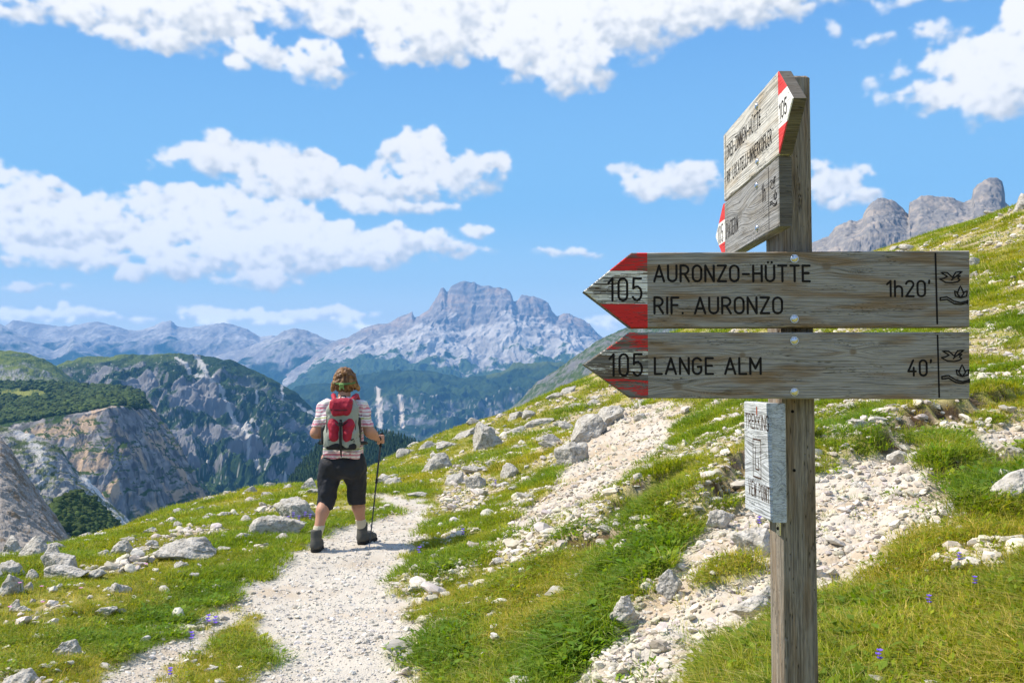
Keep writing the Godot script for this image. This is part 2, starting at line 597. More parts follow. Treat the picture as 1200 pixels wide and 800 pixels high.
# ---------------------------------------------------------------- turf, stones and flowers
func blade(v: PackedVector3Array, n: PackedVector3Array, ix: PackedInt32Array, c: PackedColorArray, foot: Vector3, lean: Vector3, h: float, w: float, col: Color, segs := 3) -> void:
	var side := lean.cross(Vector3.UP).normalized() if lean.length() > 0.01 else Vector3.RIGHT
	side = side.rotated(Vector3.UP, rng.randf_range(-0.7, 0.7))
	var base := v.size()
	for k in segs + 1:
		var t := float(k) / segs
		var p := foot + Vector3.UP * h * (t - 0.40 * minf(lean.length(), 1.3) * t * t) + lean * h * t * t
		var ww := w * (1.0 - 0.85 * t) * (0.8 + 0.5 * t * (1.0 - t) * 4.0 * 0.5)
		var nn := (side.cross(Vector3.UP * (1.0 - 0.5 * lean.length() * t) + lean * 2.0 * t)).normalized()
		v.append(p - side * ww); v.append(p + side * ww)
		n.append(nn); n.append(nn)
		c.append(col); c.append(col)
	for k in segs:
		var a := base + k * 2
		if (v[a + 1] - v[a]).cross(v[a + 2] - v[a]).dot(n[a]) < 0.0: ix.append_array([a, a + 1, a + 2, a + 1, a + 3, a + 2])
		else: ix.append_array([a, a + 2, a + 1, a + 1, a + 2, a + 3])

func tuft(blades: int, radius: float, h: float, w: float, spread: float, cols: Array, segs := 3) -> ArrayMesh:
	var v := PackedVector3Array()
	var n := PackedVector3Array()
	var ix := PackedInt32Array()
	var c := PackedColorArray()
	for k in blades:
		var a := rng.randf() * TAU
		var r := sqrt(rng.randf()) * radius
		var out := Vector3(cos(a), 0, sin(a))
		var lean := (out * rng.randf_range(0.2, 1.0) + Vector3(rng.randf_range(-0.5, 0.5), 0, rng.randf_range(-0.5, 0.5))) * spread
		blade(v, n, ix, c, out * r - Vector3.UP * 0.01, lean, h * rng.randf_range(0.45, 1.15), w * rng.randf_range(0.7, 1.2), cols[rng.randi() % cols.size()], segs)
	return mesh_from(v, n, ix, c)

func herb(leaves: int, radius: float, size: float, cols: Array) -> ArrayMesh:      # small broad leaves on a low cushion
	var v := PackedVector3Array()
	var n := PackedVector3Array()
	var ix := PackedInt32Array()
	var c := PackedColorArray()
	for k in leaves:
		var a := rng.randf() * TAU
		var r := sqrt(rng.randf()) * radius
		var p := Vector3(cos(a) * r, rng.randf_range(0.005, 0.045) * (1.2 - r / radius), sin(a) * r)
		var f := Vector3(cos(a + rng.randf_range(-1, 1)), rng.randf_range(-0.1, 0.8), sin(a + rng.randf_range(-1, 1))).normalized()
		var s := f.cross(Vector3.UP).normalized()
		var up := s.cross(f)
		var l := size * rng.randf_range(0.6, 1.2)
		var b := v.size()
		for q in [p, p + f * l * 0.5 + s * l * 0.26 + up * l * 0.06, p + f * l * 0.5 - s * l * 0.26 + up * l * 0.06, p + f * l]:
			v.append(q); n.append(up); c.append(cols[k % cols.size()])
		if (v[b + 1] - v[b]).cross(v[b + 2] - v[b]).dot(up) < 0.0: ix.append_array([b, b + 1, b + 2, b + 1, b + 3, b + 2])
		else: ix.append_array([b, b + 2, b + 1, b + 1, b + 2, b + 3])
	return mesh_from(v, n, ix, c)

func many(called: String, mesh: Mesh, m: Material, xf: Array, tint: Array, label: String, category: String) -> void:
	if xf.is_empty(): return
	var mm := MultiMesh.new()
	mm.transform_format = MultiMesh.TRANSFORM_3D
	mm.use_colors = true
	mm.mesh = mesh
	mm.instance_count = xf.size()
	for k in xf.size():
		mm.set_instance_transform(k, xf[k])
		mm.set_instance_color(k, tint[k])
	var o := MultiMeshInstance3D.new()
	o.multimesh = mm
	o.material_override = m
	put(o, called)
	tag(o, label, category, "", "stuff")

func slope_up(x: float, d: float) -> Vector3:
	return Vector3(H0(x - 0.15, d) - H0(x + 0.15, d), 0.3, -(H0(x, d - 0.15) - H0(x, d + 0.15))).normalized()

func spot() -> Vector2:                                # a place on the hillside, more of them nearer by
	var d := 1.3 * pow(30.0 / 1.3, pow(rng.randf(), 0.80))
	return Vector2(rng.randf_range(-0.61, 0.66) * d + rng.randf_range(-0.6, 0.9), d)

func make_turf() -> void:
	rng.seed = 5
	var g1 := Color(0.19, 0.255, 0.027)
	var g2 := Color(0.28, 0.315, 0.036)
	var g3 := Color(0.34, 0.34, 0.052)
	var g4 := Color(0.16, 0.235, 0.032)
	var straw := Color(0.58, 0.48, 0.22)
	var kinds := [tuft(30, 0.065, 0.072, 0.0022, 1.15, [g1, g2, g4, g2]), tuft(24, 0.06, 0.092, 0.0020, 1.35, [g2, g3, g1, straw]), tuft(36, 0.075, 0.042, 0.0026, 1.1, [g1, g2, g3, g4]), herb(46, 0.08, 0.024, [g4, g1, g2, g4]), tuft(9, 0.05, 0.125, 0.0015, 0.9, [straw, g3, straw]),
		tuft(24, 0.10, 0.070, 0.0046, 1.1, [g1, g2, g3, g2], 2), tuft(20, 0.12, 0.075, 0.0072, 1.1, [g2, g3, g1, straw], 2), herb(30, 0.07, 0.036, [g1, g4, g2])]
	var xf := []
	var tint := []
	for k in kinds.size():
		xf.append([]); tint.append([])
	for k in 180000:
		var p := spot()
		var z := zone(p.x + rng.randf_range(-0.05, 0.05), p.y + rng.randf_range(-0.05, 0.05))
		var keep := 1.0 if z == 0 else 0.0 if z == 1 else 0.02 if z == 2 else 0.36 if z == 3 else 0.16
		if rng.randf() > keep: continue
		var lush := n_patch2.get_noise_2d(p.x * 2.4, p.y * 1.6) + n_patch.get_noise_2d(p.x * 1.7 + 9.0, p.y) * 0.6
		var kind := 0
		var r := rng.randf()
		if p.y > 13.0: kind = 6 if r < 0.7 else 5
		elif p.y > 7.0: kind = 5 if r < 0.6 else [0, 1, 2, 1, 2, 3][rng.randi() % 6]
		elif z == 4: kind = [1, 4, 4][rng.randi() % 3]
		elif lush > 0.16: kind = [0, 0, 3, 2, 7, 1, 0][rng.randi() % 7]
		elif lush < -0.16: kind = [1, 2, 4, 2, 1, 3][rng.randi() % 6]
		else: kind = [0, 1, 2, 3, 4, 0, 4, 1, 7, 1][rng.randi() % 10]
		var s := rng.randf_range(0.6, 1.25) * (1.0 + clampf(lush, -0.35, 0.5) * 0.7) * (1.0 if p.x > -0.7 else 0.8)
		if z != 0: s *= 0.75
		var b := Basis(Vector3.UP, rng.randf() * TAU).scaled(Vector3(s, s, s) * (1.0 if p.y < 13.0 else 1.2))
		var up := slope_up(p.x, p.y)
		b = Basis(Quaternion(Vector3.UP, (up * 0.6 + Vector3.UP * 0.6).normalized())) * b
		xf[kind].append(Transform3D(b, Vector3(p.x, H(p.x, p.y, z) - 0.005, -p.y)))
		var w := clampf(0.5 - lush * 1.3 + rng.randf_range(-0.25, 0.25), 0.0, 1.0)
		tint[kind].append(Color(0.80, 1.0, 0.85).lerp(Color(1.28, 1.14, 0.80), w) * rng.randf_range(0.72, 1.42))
	var m := vmat(0.6, 0.25)
	m.backlight_enabled = true
	m.backlight = Color(1.0, 1.0, 0.45)
	var calls := ["meadow_grass", "long_grass", "short_turf", "leafy_herbs", "dry_grass", "meadow_grass", "far_grass", "broad_leaves"]
	var says := ["green meadow grass covering the slopes on both sides of the path", "long bending grass tufts with yellow tips on the slope", "short dense turf between the stones", "low broad-leaved herbs growing among the grass", "straw coloured dry grass stems among the green turf", "grass on the middle of the hillside beyond the signpost", "yellow green grass on the far crest of the hillside", "broad green leaves of alpine herbs close to the signpost"]
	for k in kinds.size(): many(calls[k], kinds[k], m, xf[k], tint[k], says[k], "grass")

func ico(level: int) -> Array:
	var t := (1.0 + sqrt(5.0)) / 2.0
	var v := []
	for q in [[-1, t, 0], [1, t, 0], [-1, -t, 0], [1, -t, 0], [0, -1, t], [0, 1, t], [0, -1, -t], [0, 1, -t], [t, 0, -1], [t, 0, 1], [-t, 0, -1], [-t, 0, 1]]: v.append(Vector3(q[0], q[1], q[2]).normalized())
	var f := [[0, 11, 5], [0, 5, 1], [0, 1, 7], [0, 7, 10], [0, 10, 11], [1, 5, 9], [5, 11, 4], [11, 10, 2], [10, 7, 6], [7, 1, 8], [3, 9, 4], [3, 4, 2], [3, 2, 6], [3, 6, 8], [3, 8, 9], [4, 9, 5], [2, 4, 11], [6, 2, 10], [8, 6, 7], [9, 8, 1]]
	for l in level:
		var mids := {}
		var g := []
		for tri in f:
			var m := []
			for e in 3:
				var a: int = tri[e]
				var b: int = tri[(e + 1) % 3]
				var key := Vector2i(mini(a, b), maxi(a, b))
				if not mids.has(key):
					mids[key] = v.size()
					v.append(((v[a] + v[b]) * 0.5).normalized())
				m.append(mids[key])
			g.append([tri[0], m[0], m[2]]); g.append([tri[1], m[1], m[0]]); g.append([tri[2], m[2], m[1]]); g.append(m)
		f = g
	return [v, f]

var spheres := {}
func rock_mesh(level: int, sd: int, rough := 0.12, cuts := 9, stain := 0.0) -> ArrayMesh:
	if not spheres.has(level): spheres[level] = ico(level)
	var r := RandomNumberGenerator.new()
	r.seed = sd
	var planes := []
	for k in cuts:
		var u := Vector3(r.randf_range(-1, 1), r.randf_range(-0.8, 1), r.randf_range(-1, 1)).normalized()
		planes.append([u, r.randf_range(0.42, 0.80)])
	var big := noise(0.9, 4, sd)
	var fin := noise(3.4, 4, sd + 7, FastNoiseLite.TYPE_SIMPLEX_SMOOTH, FastNoiseLite.FRACTAL_RIDGED)
	var v := PackedVector3Array()
	var n := PackedVector3Array()
	var c := PackedColorArray()
	var ix := PackedInt32Array()
	for q in spheres[level][0]:
		var rad := 1.0
		for p in planes:
			var e: float = q.dot(p[0])
			if e > 0.05: rad = minf(rad, float(p[1]) / e)
		rad *= 1.0 + big.get_noise_3dv(q * 1.4) * rough * 1.6
		var fv := fin.get_noise_3dv(q)
		if level > 1: rad *= 1.0 + (fv - 0.1) * rough * 0.55
		v.append(q * rad)
		var t := clampf(big.get_noise_3dv(q * 2.2 + Vector3(5, 0, 0)) * 1.5 + 0.35, 0.0, 1.0)
		var col := Color(0.56, 0.54, 0.50).lerp(Color(0.43, 0.41, 0.37), t)
		if fv > 0.45 and level > 2: col = col.lerp(Color(0.20, 0.19, 0.17), clampf((fv - 0.45) * 2.2, 0, 0.7))
		if stain > 0.0: col = col.lerp(Color(0.30, 0.22, 0.14), clampf(big.get_noise_3dv(q * 3.0) * 2.0 * stain, 0.0, 0.8))
		c.append(col)
	if level == 1:                                       # small chips: plain facets
		var v2 := PackedVector3Array()
		var c2 := PackedColorArray()
		for tri in spheres[level][1]:
			var nn := (v[tri[1]] - v[tri[0]]).cross(v[tri[2]] - v[tri[0]]).normalized()
			if nn.dot(v[tri[0]]) < 0.0: nn = -nn
			for e in [0, 2, 1]:
				v2.append(v[tri[e]]); n.append(nn); c2.append(c[tri[e]])
				ix.append(v2.size() - 1)
		return mesh_from(v2, n, ix, c2)
	n.resize(v.size())
	for tri in spheres[level][1]:
		var a := v[tri[0]]
		var nn := (v[tri[1]] - a).cross(v[tri[2]] - a)
		for e in 3: n[tri[e]] += nn
		ix.append_array([tri[0], tri[2], tri[1]])
	for k in n.size(): n[k] = n[k].normalized() if n[k].dot(v[k]) > 0 else -n[k].normalized()
	return mesh_from(v, n, ix, c)

func make_stones() -> void:
	rng.seed = 9
	var shapes := []
	for k in 6: shapes.append(rock_mesh(1, 100 + k, 0.2, 8))
	var xf := [[], [], [], [], [], []]
	var tint := [[], [], [], [], [], []]
	for k in 210000:
		var p := spot()
		if p.y > 22.0 or (k > 130000 and (p.x > 0.6 or p.y > 11.0)): continue
		var z := zone(p.x + rng.randf_range(-0.06, 0.06), p.y + rng.randf_range(-0.06, 0.06))
		var keep := 0.04 if z == 0 else 0.97 if z == 1 else 1.0 if z == 2 else 0.85 if z == 3 else 0.3
		if z == 1 and absf(n_edge.get_noise_2d(p.x * 0.8, p.y * 0.5)) < 0.06: keep = 0.4
		if rng.randf() > keep: continue
		var s := 0.0048 * pow(rng.randf() + 0.02, -0.45)
		if z == 2: s *= 1.25
		elif z == 3: s *= 1.9
		elif z == 0: s *= 2.0
		elif z == 4: s *= 0.8
		if z == 1: s *= 0.74
		s *= 1.0 + 0.06 * p.y
		if rng.randf() < 0.012 and z != 1: s *= 2.2
		s = minf(s, 0.10 if z != 1 else 0.024)
		var b := Basis.from_euler(Vector3(rng.randf_range(-0.4, 0.4), rng.randf() * TAU, rng.randf_range(-0.4, 0.4))) * Basis.from_scale(Vector3(s * rng.randf_range(0.9, 1.5), s * rng.randf_range(0.45, 0.8), s))
		var w := rng.randi() % 6
		xf[w].append(Transform3D(b, Vector3(p.x, H(p.x, p.y, z) + s * rng.randf_range(-0.15, 0.3), -p.y)))
		var q := rng.randf_range(0.80, 1.34)
		if z == 2 or z == 3: tint[w].append(Color(q, q * rng.randf_range(0.90, 0.98), q * rng.randf_range(0.76, 0.94)))
		else: tint[w].append(Color(q, q * rng.randf_range(0.96, 1.0), q * rng.randf_range(0.9, 1.0)))
	var m := vmat(0.9, 0.2)
	for k in 6: many("loose_stones", shapes[k], m, xf[k], tint[k], "loose pale limestone gravel strewn over path and bare gullies", "stones")

func make_rocks() -> void:
	rng.seed = 17
	var big := []
	for k in 7: big.append(rock_mesh(4, 200 + k, 0.10, 16))
	var small := []
	for k in 6: small.append(rock_mesh(3, 230 + k, 0.10, 14))
	var dark := [rock_mesh(4, 260, 0.17, 8, 1.0), rock_mesh(4, 261, 0.17, 10, 0.8)]
	var m := vmat(0.92, 0.2)
	m.normal_enabled = true
	m.normal_texture = noise_tex(0.03, 5, 41, [], 14.0)
	m.albedo_texture = noise_tex(0.012, 6, 43, [[0.0, Color(0.70, 0.68, 0.64)], [0.33, Color(0.87, 0.86, 0.83)], [0.46, Color(0.97, 0.96, 0.94)], [1.0, Color(1, 1, 1)]])
	m.uv1_triplanar = true
	m.uv1_world_triplanar = true
	m.uv1_scale = Vector3.ONE * 2.0
	# centre of the foot, width and height as seen, tilt, which shape, label
	var list := [
		[568, 527, 36, 34, 0.0, 0, "large white boulder with a pointed top standing alone on the skyline ridge"],
		[690, 512, 46, 24, -0.75, 1, "long tilted white limestone slab at the edge of the upper rubble slope"],
		[672, 540, 40, 26, -0.7, 0, "lower white slab under the long tilted one on the upper rubble slope"],
		[716, 494, 40, 20, -0.65, 5, "upper white slab above the long tilted one on the upper rubble slope"],
		[683, 504, 12, 10, -0.4, 2, "small rusty topped white rock on the tilted slabs of the upper rubble slope"],
		[216, 652, 66, 20, 0.05, 3, "broad flat white rock in the meadow left of the path"],
		[350, 607, 42, 26, 0.1, 4, "fissured grey limestone outcrop in the grass left of the hiker"],
		[325, 628, 52, 30, -0.3, 5, "fissured white rock with blue flowers below the grey outcrop"],
		[282, 634, 34, 10, 0.0, 6, "low white rock strip between the flat rock and the fissured rock"],
		[10, 652, 30, 24, 0.1, 0, "grey boulder at the left edge on top of the boulder heap"],
		[38, 652, 36, 22, -0.2, 2, "rounded grey boulder in the middle of the boulder heap at left"],
		[55, 660, 26, 20, 0.4, 3, "wedge shaped grey boulder leaning in the boulder heap at left"],
		[70, 670, 38, 26, -0.25, 1, "biggest light boulder of the heap at the foot of the brown cliff"],
		[14, 676, 28, 20, 0.1, 4, "light boulder at the lower left of the boulder heap"],
		[8, 698, 36, 26, 0.0, 6, "dark shadowed boulder under the boulder heap at the left edge"],
		[78, 676, 42, 14, 0.0, 5, "flat white rock just below the boulder heap"],
		[38, 678, 14, 12, 0.0, 1, "small pale stone beside the dark boulder"],
		[112, 674, 18, 8, 0.0, 2, "small flat stone right of the boulder heap"],
		[137, 700, 34, 16, -0.25, 3, "slanting white rock in the lower left meadow"],
		[118, 720, 30, 9, -0.2, 4, "thin flat white slab in the lower left meadow"],
		[76, 768, 30, 18, 0.0, 0, "white stone half sunk in the turf near the left corner"],
		[15, 714, 16, 14, 0.3, 1, "pale stone in the grass under the dark boulder"],
		[33, 694, 12, 14, 0.0, 2, "upright pale stone beside the dark boulder in the heap"],
		[20, 806, 44, 18, 0.0, 3, "pale rock cut off by the lower left corner"],
		[136, 650, 24, 14, -0.5, 5, "pointed white rock on the grass right of the brown cliff"],
		[178, 640, 14, 10, 0.0, 6, "small white stone above the broad flat rock"],
		[118, 655, 24, 10, -0.2, 0, "low white rock on the cliff edge below the near cliff"],
		[207, 620, 14, 12, 0.0, 4, "small upright white stone on the left skyline meadow"],
		[246, 607, 16, 7, 0.0, 2, "small flat stone on the left skyline"],
		[291, 578, 14, 9, 0.0, 1, "single white stone at the top of the left skyline"],
		[312, 582, 16, 8, 0.1, 3, "flat pale stone right of the topmost skyline stone"],
		[362, 574, 24, 14, 0.2, 6, "white rock on the skyline just left of the hiker"],
		[335, 595, 22, 10, 0.0, 5, "white stone just behind the fissured grey outcrop"],
		[471, 535, 20, 12, -0.3, 2, "white rock on the skyline right of the trekking pole"],
		[498, 527, 20, 10, -0.3, 1, "white slab on the skyline between pole and boulder"],
		[520, 527, 26, 10, -0.25, 3, "low white slab on the skyline left of the large boulder"],
		[545, 512, 34, 9, -0.3, 4, "long white ledge on the skyline next to the large boulder"],
		[508, 552, 30, 18, -0.5, 5, "broken white rock above the bend of the path"],
		[558, 572, 26, 18, -0.6, 0, "slanting white rock on the slope beneath the large boulder"],
		[535, 566, 22, 16, -0.5, 6, "rugged white rock in the stony turf above the path bend"],
		[600, 556, 22, 16, -0.2, 1, "round white rock in the grass right of the large boulder"],
		[606, 507, 26, 8, 0.0, 2, "flat pale rock lying in the grass of the upper slope"],
		[604, 491, 22, 12, -0.3, 3, "white rock at the skyline right of the large boulder"],
		[619, 489, 18, 12, 0.0, 4, "white block second along the ridge from the large boulder"],
		[635, 498, 30, 10, -0.35, 5, "long pale rock below the ridge blocks"],
		[650, 467, 18, 9, -0.2, 6, "small white rock on the ridge under the sign tip"],
		[668, 460, 18, 10, -0.4, 0, "white rock on the ridge left of the lower arrow tip"],
		[678, 478, 22, 8, -0.3, 1, "white slab in the turf under the lower arrow tip"],
		[697, 474, 16, 8, 0.0, 2, "small pale stone in the grass below the lower arrow board"],
		[615, 527, 14, 9, 0.0, 3, "small white stone in the turf of the middle slope"],
		[450, 565, 26, 10, -0.1, 6, "low white rock at the path bend beyond the trekking pole"],
		[462, 568, 22, 12, -0.3, 4, "leaning white rock beside the far bend of the path"],
		[785, 690, 28, 22, -0.4, 0, "angular pale rock at the upper edge of the lower rubble"],
		[735, 722, 26, 22, -0.3, 3, "blocky pale rock at the lower end of the rubble gully"],
		[880, 716, 40, 14, -0.2, 5, "pale rock lying in the rubble just left of the post"],
		[890, 640, 44, 26, -0.5, 1, "large pale rock left of the post under the small sign"],
		[845, 612, 30, 16, -0.3, 6, "beige rock below the broken turf bank"],
		[900, 700, 20, 16, 0.0, 2, "small beige stone touching the post in view"],
		[1055, 538, 22, 14, 0.1, 0, "pale block at the top of the rubble right of the post"],
		[1078, 542, 18, 12, 0.2, 4, "pale block second from the post at the top of the rubble"],
		[1190, 532, 20, 12, 0.0, 3, "beige stone in the rubble at the right edge"],
		[1180, 590, 70, 26, -0.5, 5, "long white ledge at the right edge above the flowers"],
		[1120, 602, 26, 12, 0.0, 2, "grey stone under the white ledge at right"],
		[1010, 570, 18, 9, 0.0, 6, "flat pale stone in the rubble right of the post"],
		[1203, 244, 22, 22, 0.0, 1, "white rock on the skyline at the right edge"],
		[1144, 312, 14, 16, -0.4, 4, "white stone on the slope beside the upper arrow board"],
		[1050, 293, 14, 8, 0.0, 3, "white stone on the skyline peeping over the upper board"],
	]
	for q in list:
		var p := hit(q[0], q[1])
		var d := -p.z
		var w: float = q[2] * d / FOC
		var h: float = q[3] * d / FOC
		var o := MeshInstance3D.new()
		o.mesh = (big if q[2] > 22 else small)[int(q[5]) % 6]
		o.material_override = m
		put(o, "rock")
		o.position = p + Vector3(0, h * 0.12, -w * 0.2)
		o.basis = Basis(Vector3.BACK, -float(q[4])) * Basis.from_scale(Vector3(w * 0.74, h * 0.92, w * 0.52)) * Basis(Vector3.UP, rng.randf() * TAU)
		tag(o, q[6], "rock", "white limestone rocks on the hillside")
	# middling stones that look alike
	var count := 0
	while count < 130:
		var s := spot()
		if s.y < 5.0 or s.y > 24.0: continue
		var z := zone(s.x, s.y)
		if z == 1 or (z == 0 and rng.randf() < 0.55): continue
		var o := MeshInstance3D.new()
		o.mesh = small[rng.randi() % 6]
		o.material_override = m
		put(o, "stone")
		var r := rng.randf_range(0.004, 0.0095) * s.y + 0.02
		o.position = Vector3(s.x, H(s.x, s.y, z) + r * 0.1, -s.y)
		o.basis = Basis(Vector3.BACK, -0.35 * clampf(s.x + 1.0, 0, 1)) * Basis.from_scale(Vector3(r * rng.randf_range(1.0, 1.7), r * rng.randf_range(0.5, 0.8), r)) * Basis(Vector3.UP, rng.randf() * TAU)
		tag(o, "small white limestone stone lying in the grass right of the path" if s.x > -0.6 else "small white limestone stone lying in the meadow left of the path", "stone", "small stones in the turf")
		count += 1

func flower(kind: int) -> Node3D:                      # parts: stem, petals
	var o := Node3D.new()
	var st := mat(lin(0.10, 0.16, 0.03), 0.7)
	var h := 0.075
	part("stem", tube(PackedVector3Array([Vector3(0, -0.02, 0), Vector3(0.006, h * 0.5, 0), Vector3(0.014, h, 0.004)]), [0.0016, 0.0013, 0.001], 5), st, o)
	var top := Vector3(0.014, h, 0.004)
	var cols := [lin(0.20, 0.10, 0.72), lin(0.95, 0.50, 0.01), lin(0.70, 0.24, 0.56)]
	var m := mat(cols[kind], 0.6)
	m.backlight_enabled = true
	m.backlight = Color(0.4, 0.4, 0.4)
	var heads: int = [3, 1, 1][kind]
	for g in heads:
		var at := top + Vector3(0.0, -0.016 * g, 0.006 * (g % 2) - 0.003)
		for k in (6 if kind != 1 else 9):
			var a := TAU * k / (6 if kind != 1 else 9)
			var f := Vector3(cos(a), 0.7 if kind == 0 else 0.15, sin(a)).normalized()
			var l: float = [0.018, 0.016, 0.013][kind]
			var s: Vector3 = f.cross(Vector3.UP).normalized() * l * 0.42
			var v := PackedVector3Array([at, at + f * l * 0.6 + s, at + f * l * 0.6 - s, at + f * l])
			var nn: Vector3 = s.cross(f).normalized()
			if nn.y < 0.0: nn = -nn
			var way := [0, 1, 2, 1, 3, 2] if (v[1] - v[0]).cross(v[2] - v[0]).dot(nn) < 0.0 else [0, 2, 1, 1, 2, 3]
			part("petal", mesh_from(v, PackedVector3Array([nn, nn, nn, nn]), PackedInt32Array(way)), m, o)
	return o

func make_flowers() -> void:
	rng.seed = 23
	var kinds := [flower(0), flower(1), flower(2)]
	var says := [
		[1122, 664, 0, "upper purple bellflower of the pair in the grass at lower right"], [1140, 694, 0, "lower purple bellflower of the pair in the grass at lower right"],
		[1087, 716, 0, "single purple bellflower between the post and the pair at right"], [1033, 784, 0, "pale purple bellflower nearest the bottom edge right of the post"],
		[887, 770, 0, "upper purple flower close to the left side of the post"], [884, 780, 0, "lower purple flower close to the left side of the post"], [888, 622, 0, "purple flower just under the small square sign"],
		[1167, 582, 0, "left purple flower on the edge of the white ledge"], [1181, 583, 0, "right purple flower on the edge of the white ledge"],
		[1146, 290, 1, "lowest orange yellow flower on the slope beside the upper board"], [1157, 298, 1, "orange yellow flower nearest the board end"], [1166, 288, 1, "topmost orange yellow flower on the right slope"], [1192, 296, 1, "orange yellow flower at the right edge of the slope"],
		[25, 698, 2, "pink flower in front of the dark boulder"], [45, 702, 2, "pink flower right of the dark boulder"], [97, 704, 2, "pink flower above the slanting white rock"], [8, 726, 2, "pink flower at the left edge in the meadow"], [170, 676, 2, "pink flower between flat rock and slanting rock"], [48, 720, 2, "pink flower below the heap of boulders"],
		[242, 737, 0, "left blue flower on the grass wedge in the path"], [250, 739, 0, "right blue flower on the grass wedge in the path"], [222, 758, 0, "blue flower low on the grass wedge in the path"], [202, 799, 0, "blue flower at the bottom edge left of the path"],
		[490, 656, 0, "violet flower at the right edge of the path"], [540, 634, 0, "violet flower in the stony grass right of the hiker"], [582, 572, 0, "violet flower in the middle of the right slope"],
		[338, 617, 0, "leftmost blue flower of the cluster on the fissured rock"], [345, 612, 0, "blue flower in the left half of the cluster on the fissured rock"], [352, 616, 0, "middle blue flower of the cluster on the fissured rock"], [359, 611, 0, "blue flower in the right half of the cluster on the fissured rock"], [365, 614, 0, "rightmost blue flower of the cluster on the fissured rock"]]
	for q in says:
		var p := hit(q[0], q[1])
		var o: Node3D = kinds[q[2]].duplicate()
		put(o, ["purple_flower", "yellow_flower", "pink_flower"][q[2]])
		var s := clampf(-p.z / 5.5, 0.62, 1.3)
		o.position = p
		o.basis = Basis(Vector3.UP, rng.randf() * TAU).scaled(Vector3.ONE * s)
		tag(o, q[3], "flower", ["purple flowers in the grass", "yellow flowers on the slope", "pink flowers in the meadow"][q[2]])
	for k in kinds: k.free()

# ---------------------------------------------------------------- the signpost
func arc(cx: float, cy: float, rx: float, ry: float, from: float, to: float, k := 8) -> Array:
	var o := []
	for i in k + 1:
		var a := deg_to_rad(lerpf(from, to, float(i) / k))
		o.append(Vector2(cx + rx * cos(a), cy + ry * sin(a)))
	return o

func ln(a: Array) -> Array:
	var o := []
	for k in range(0, a.size(), 2): o.append(Vector2(a[k], a[k + 1]))
	return o

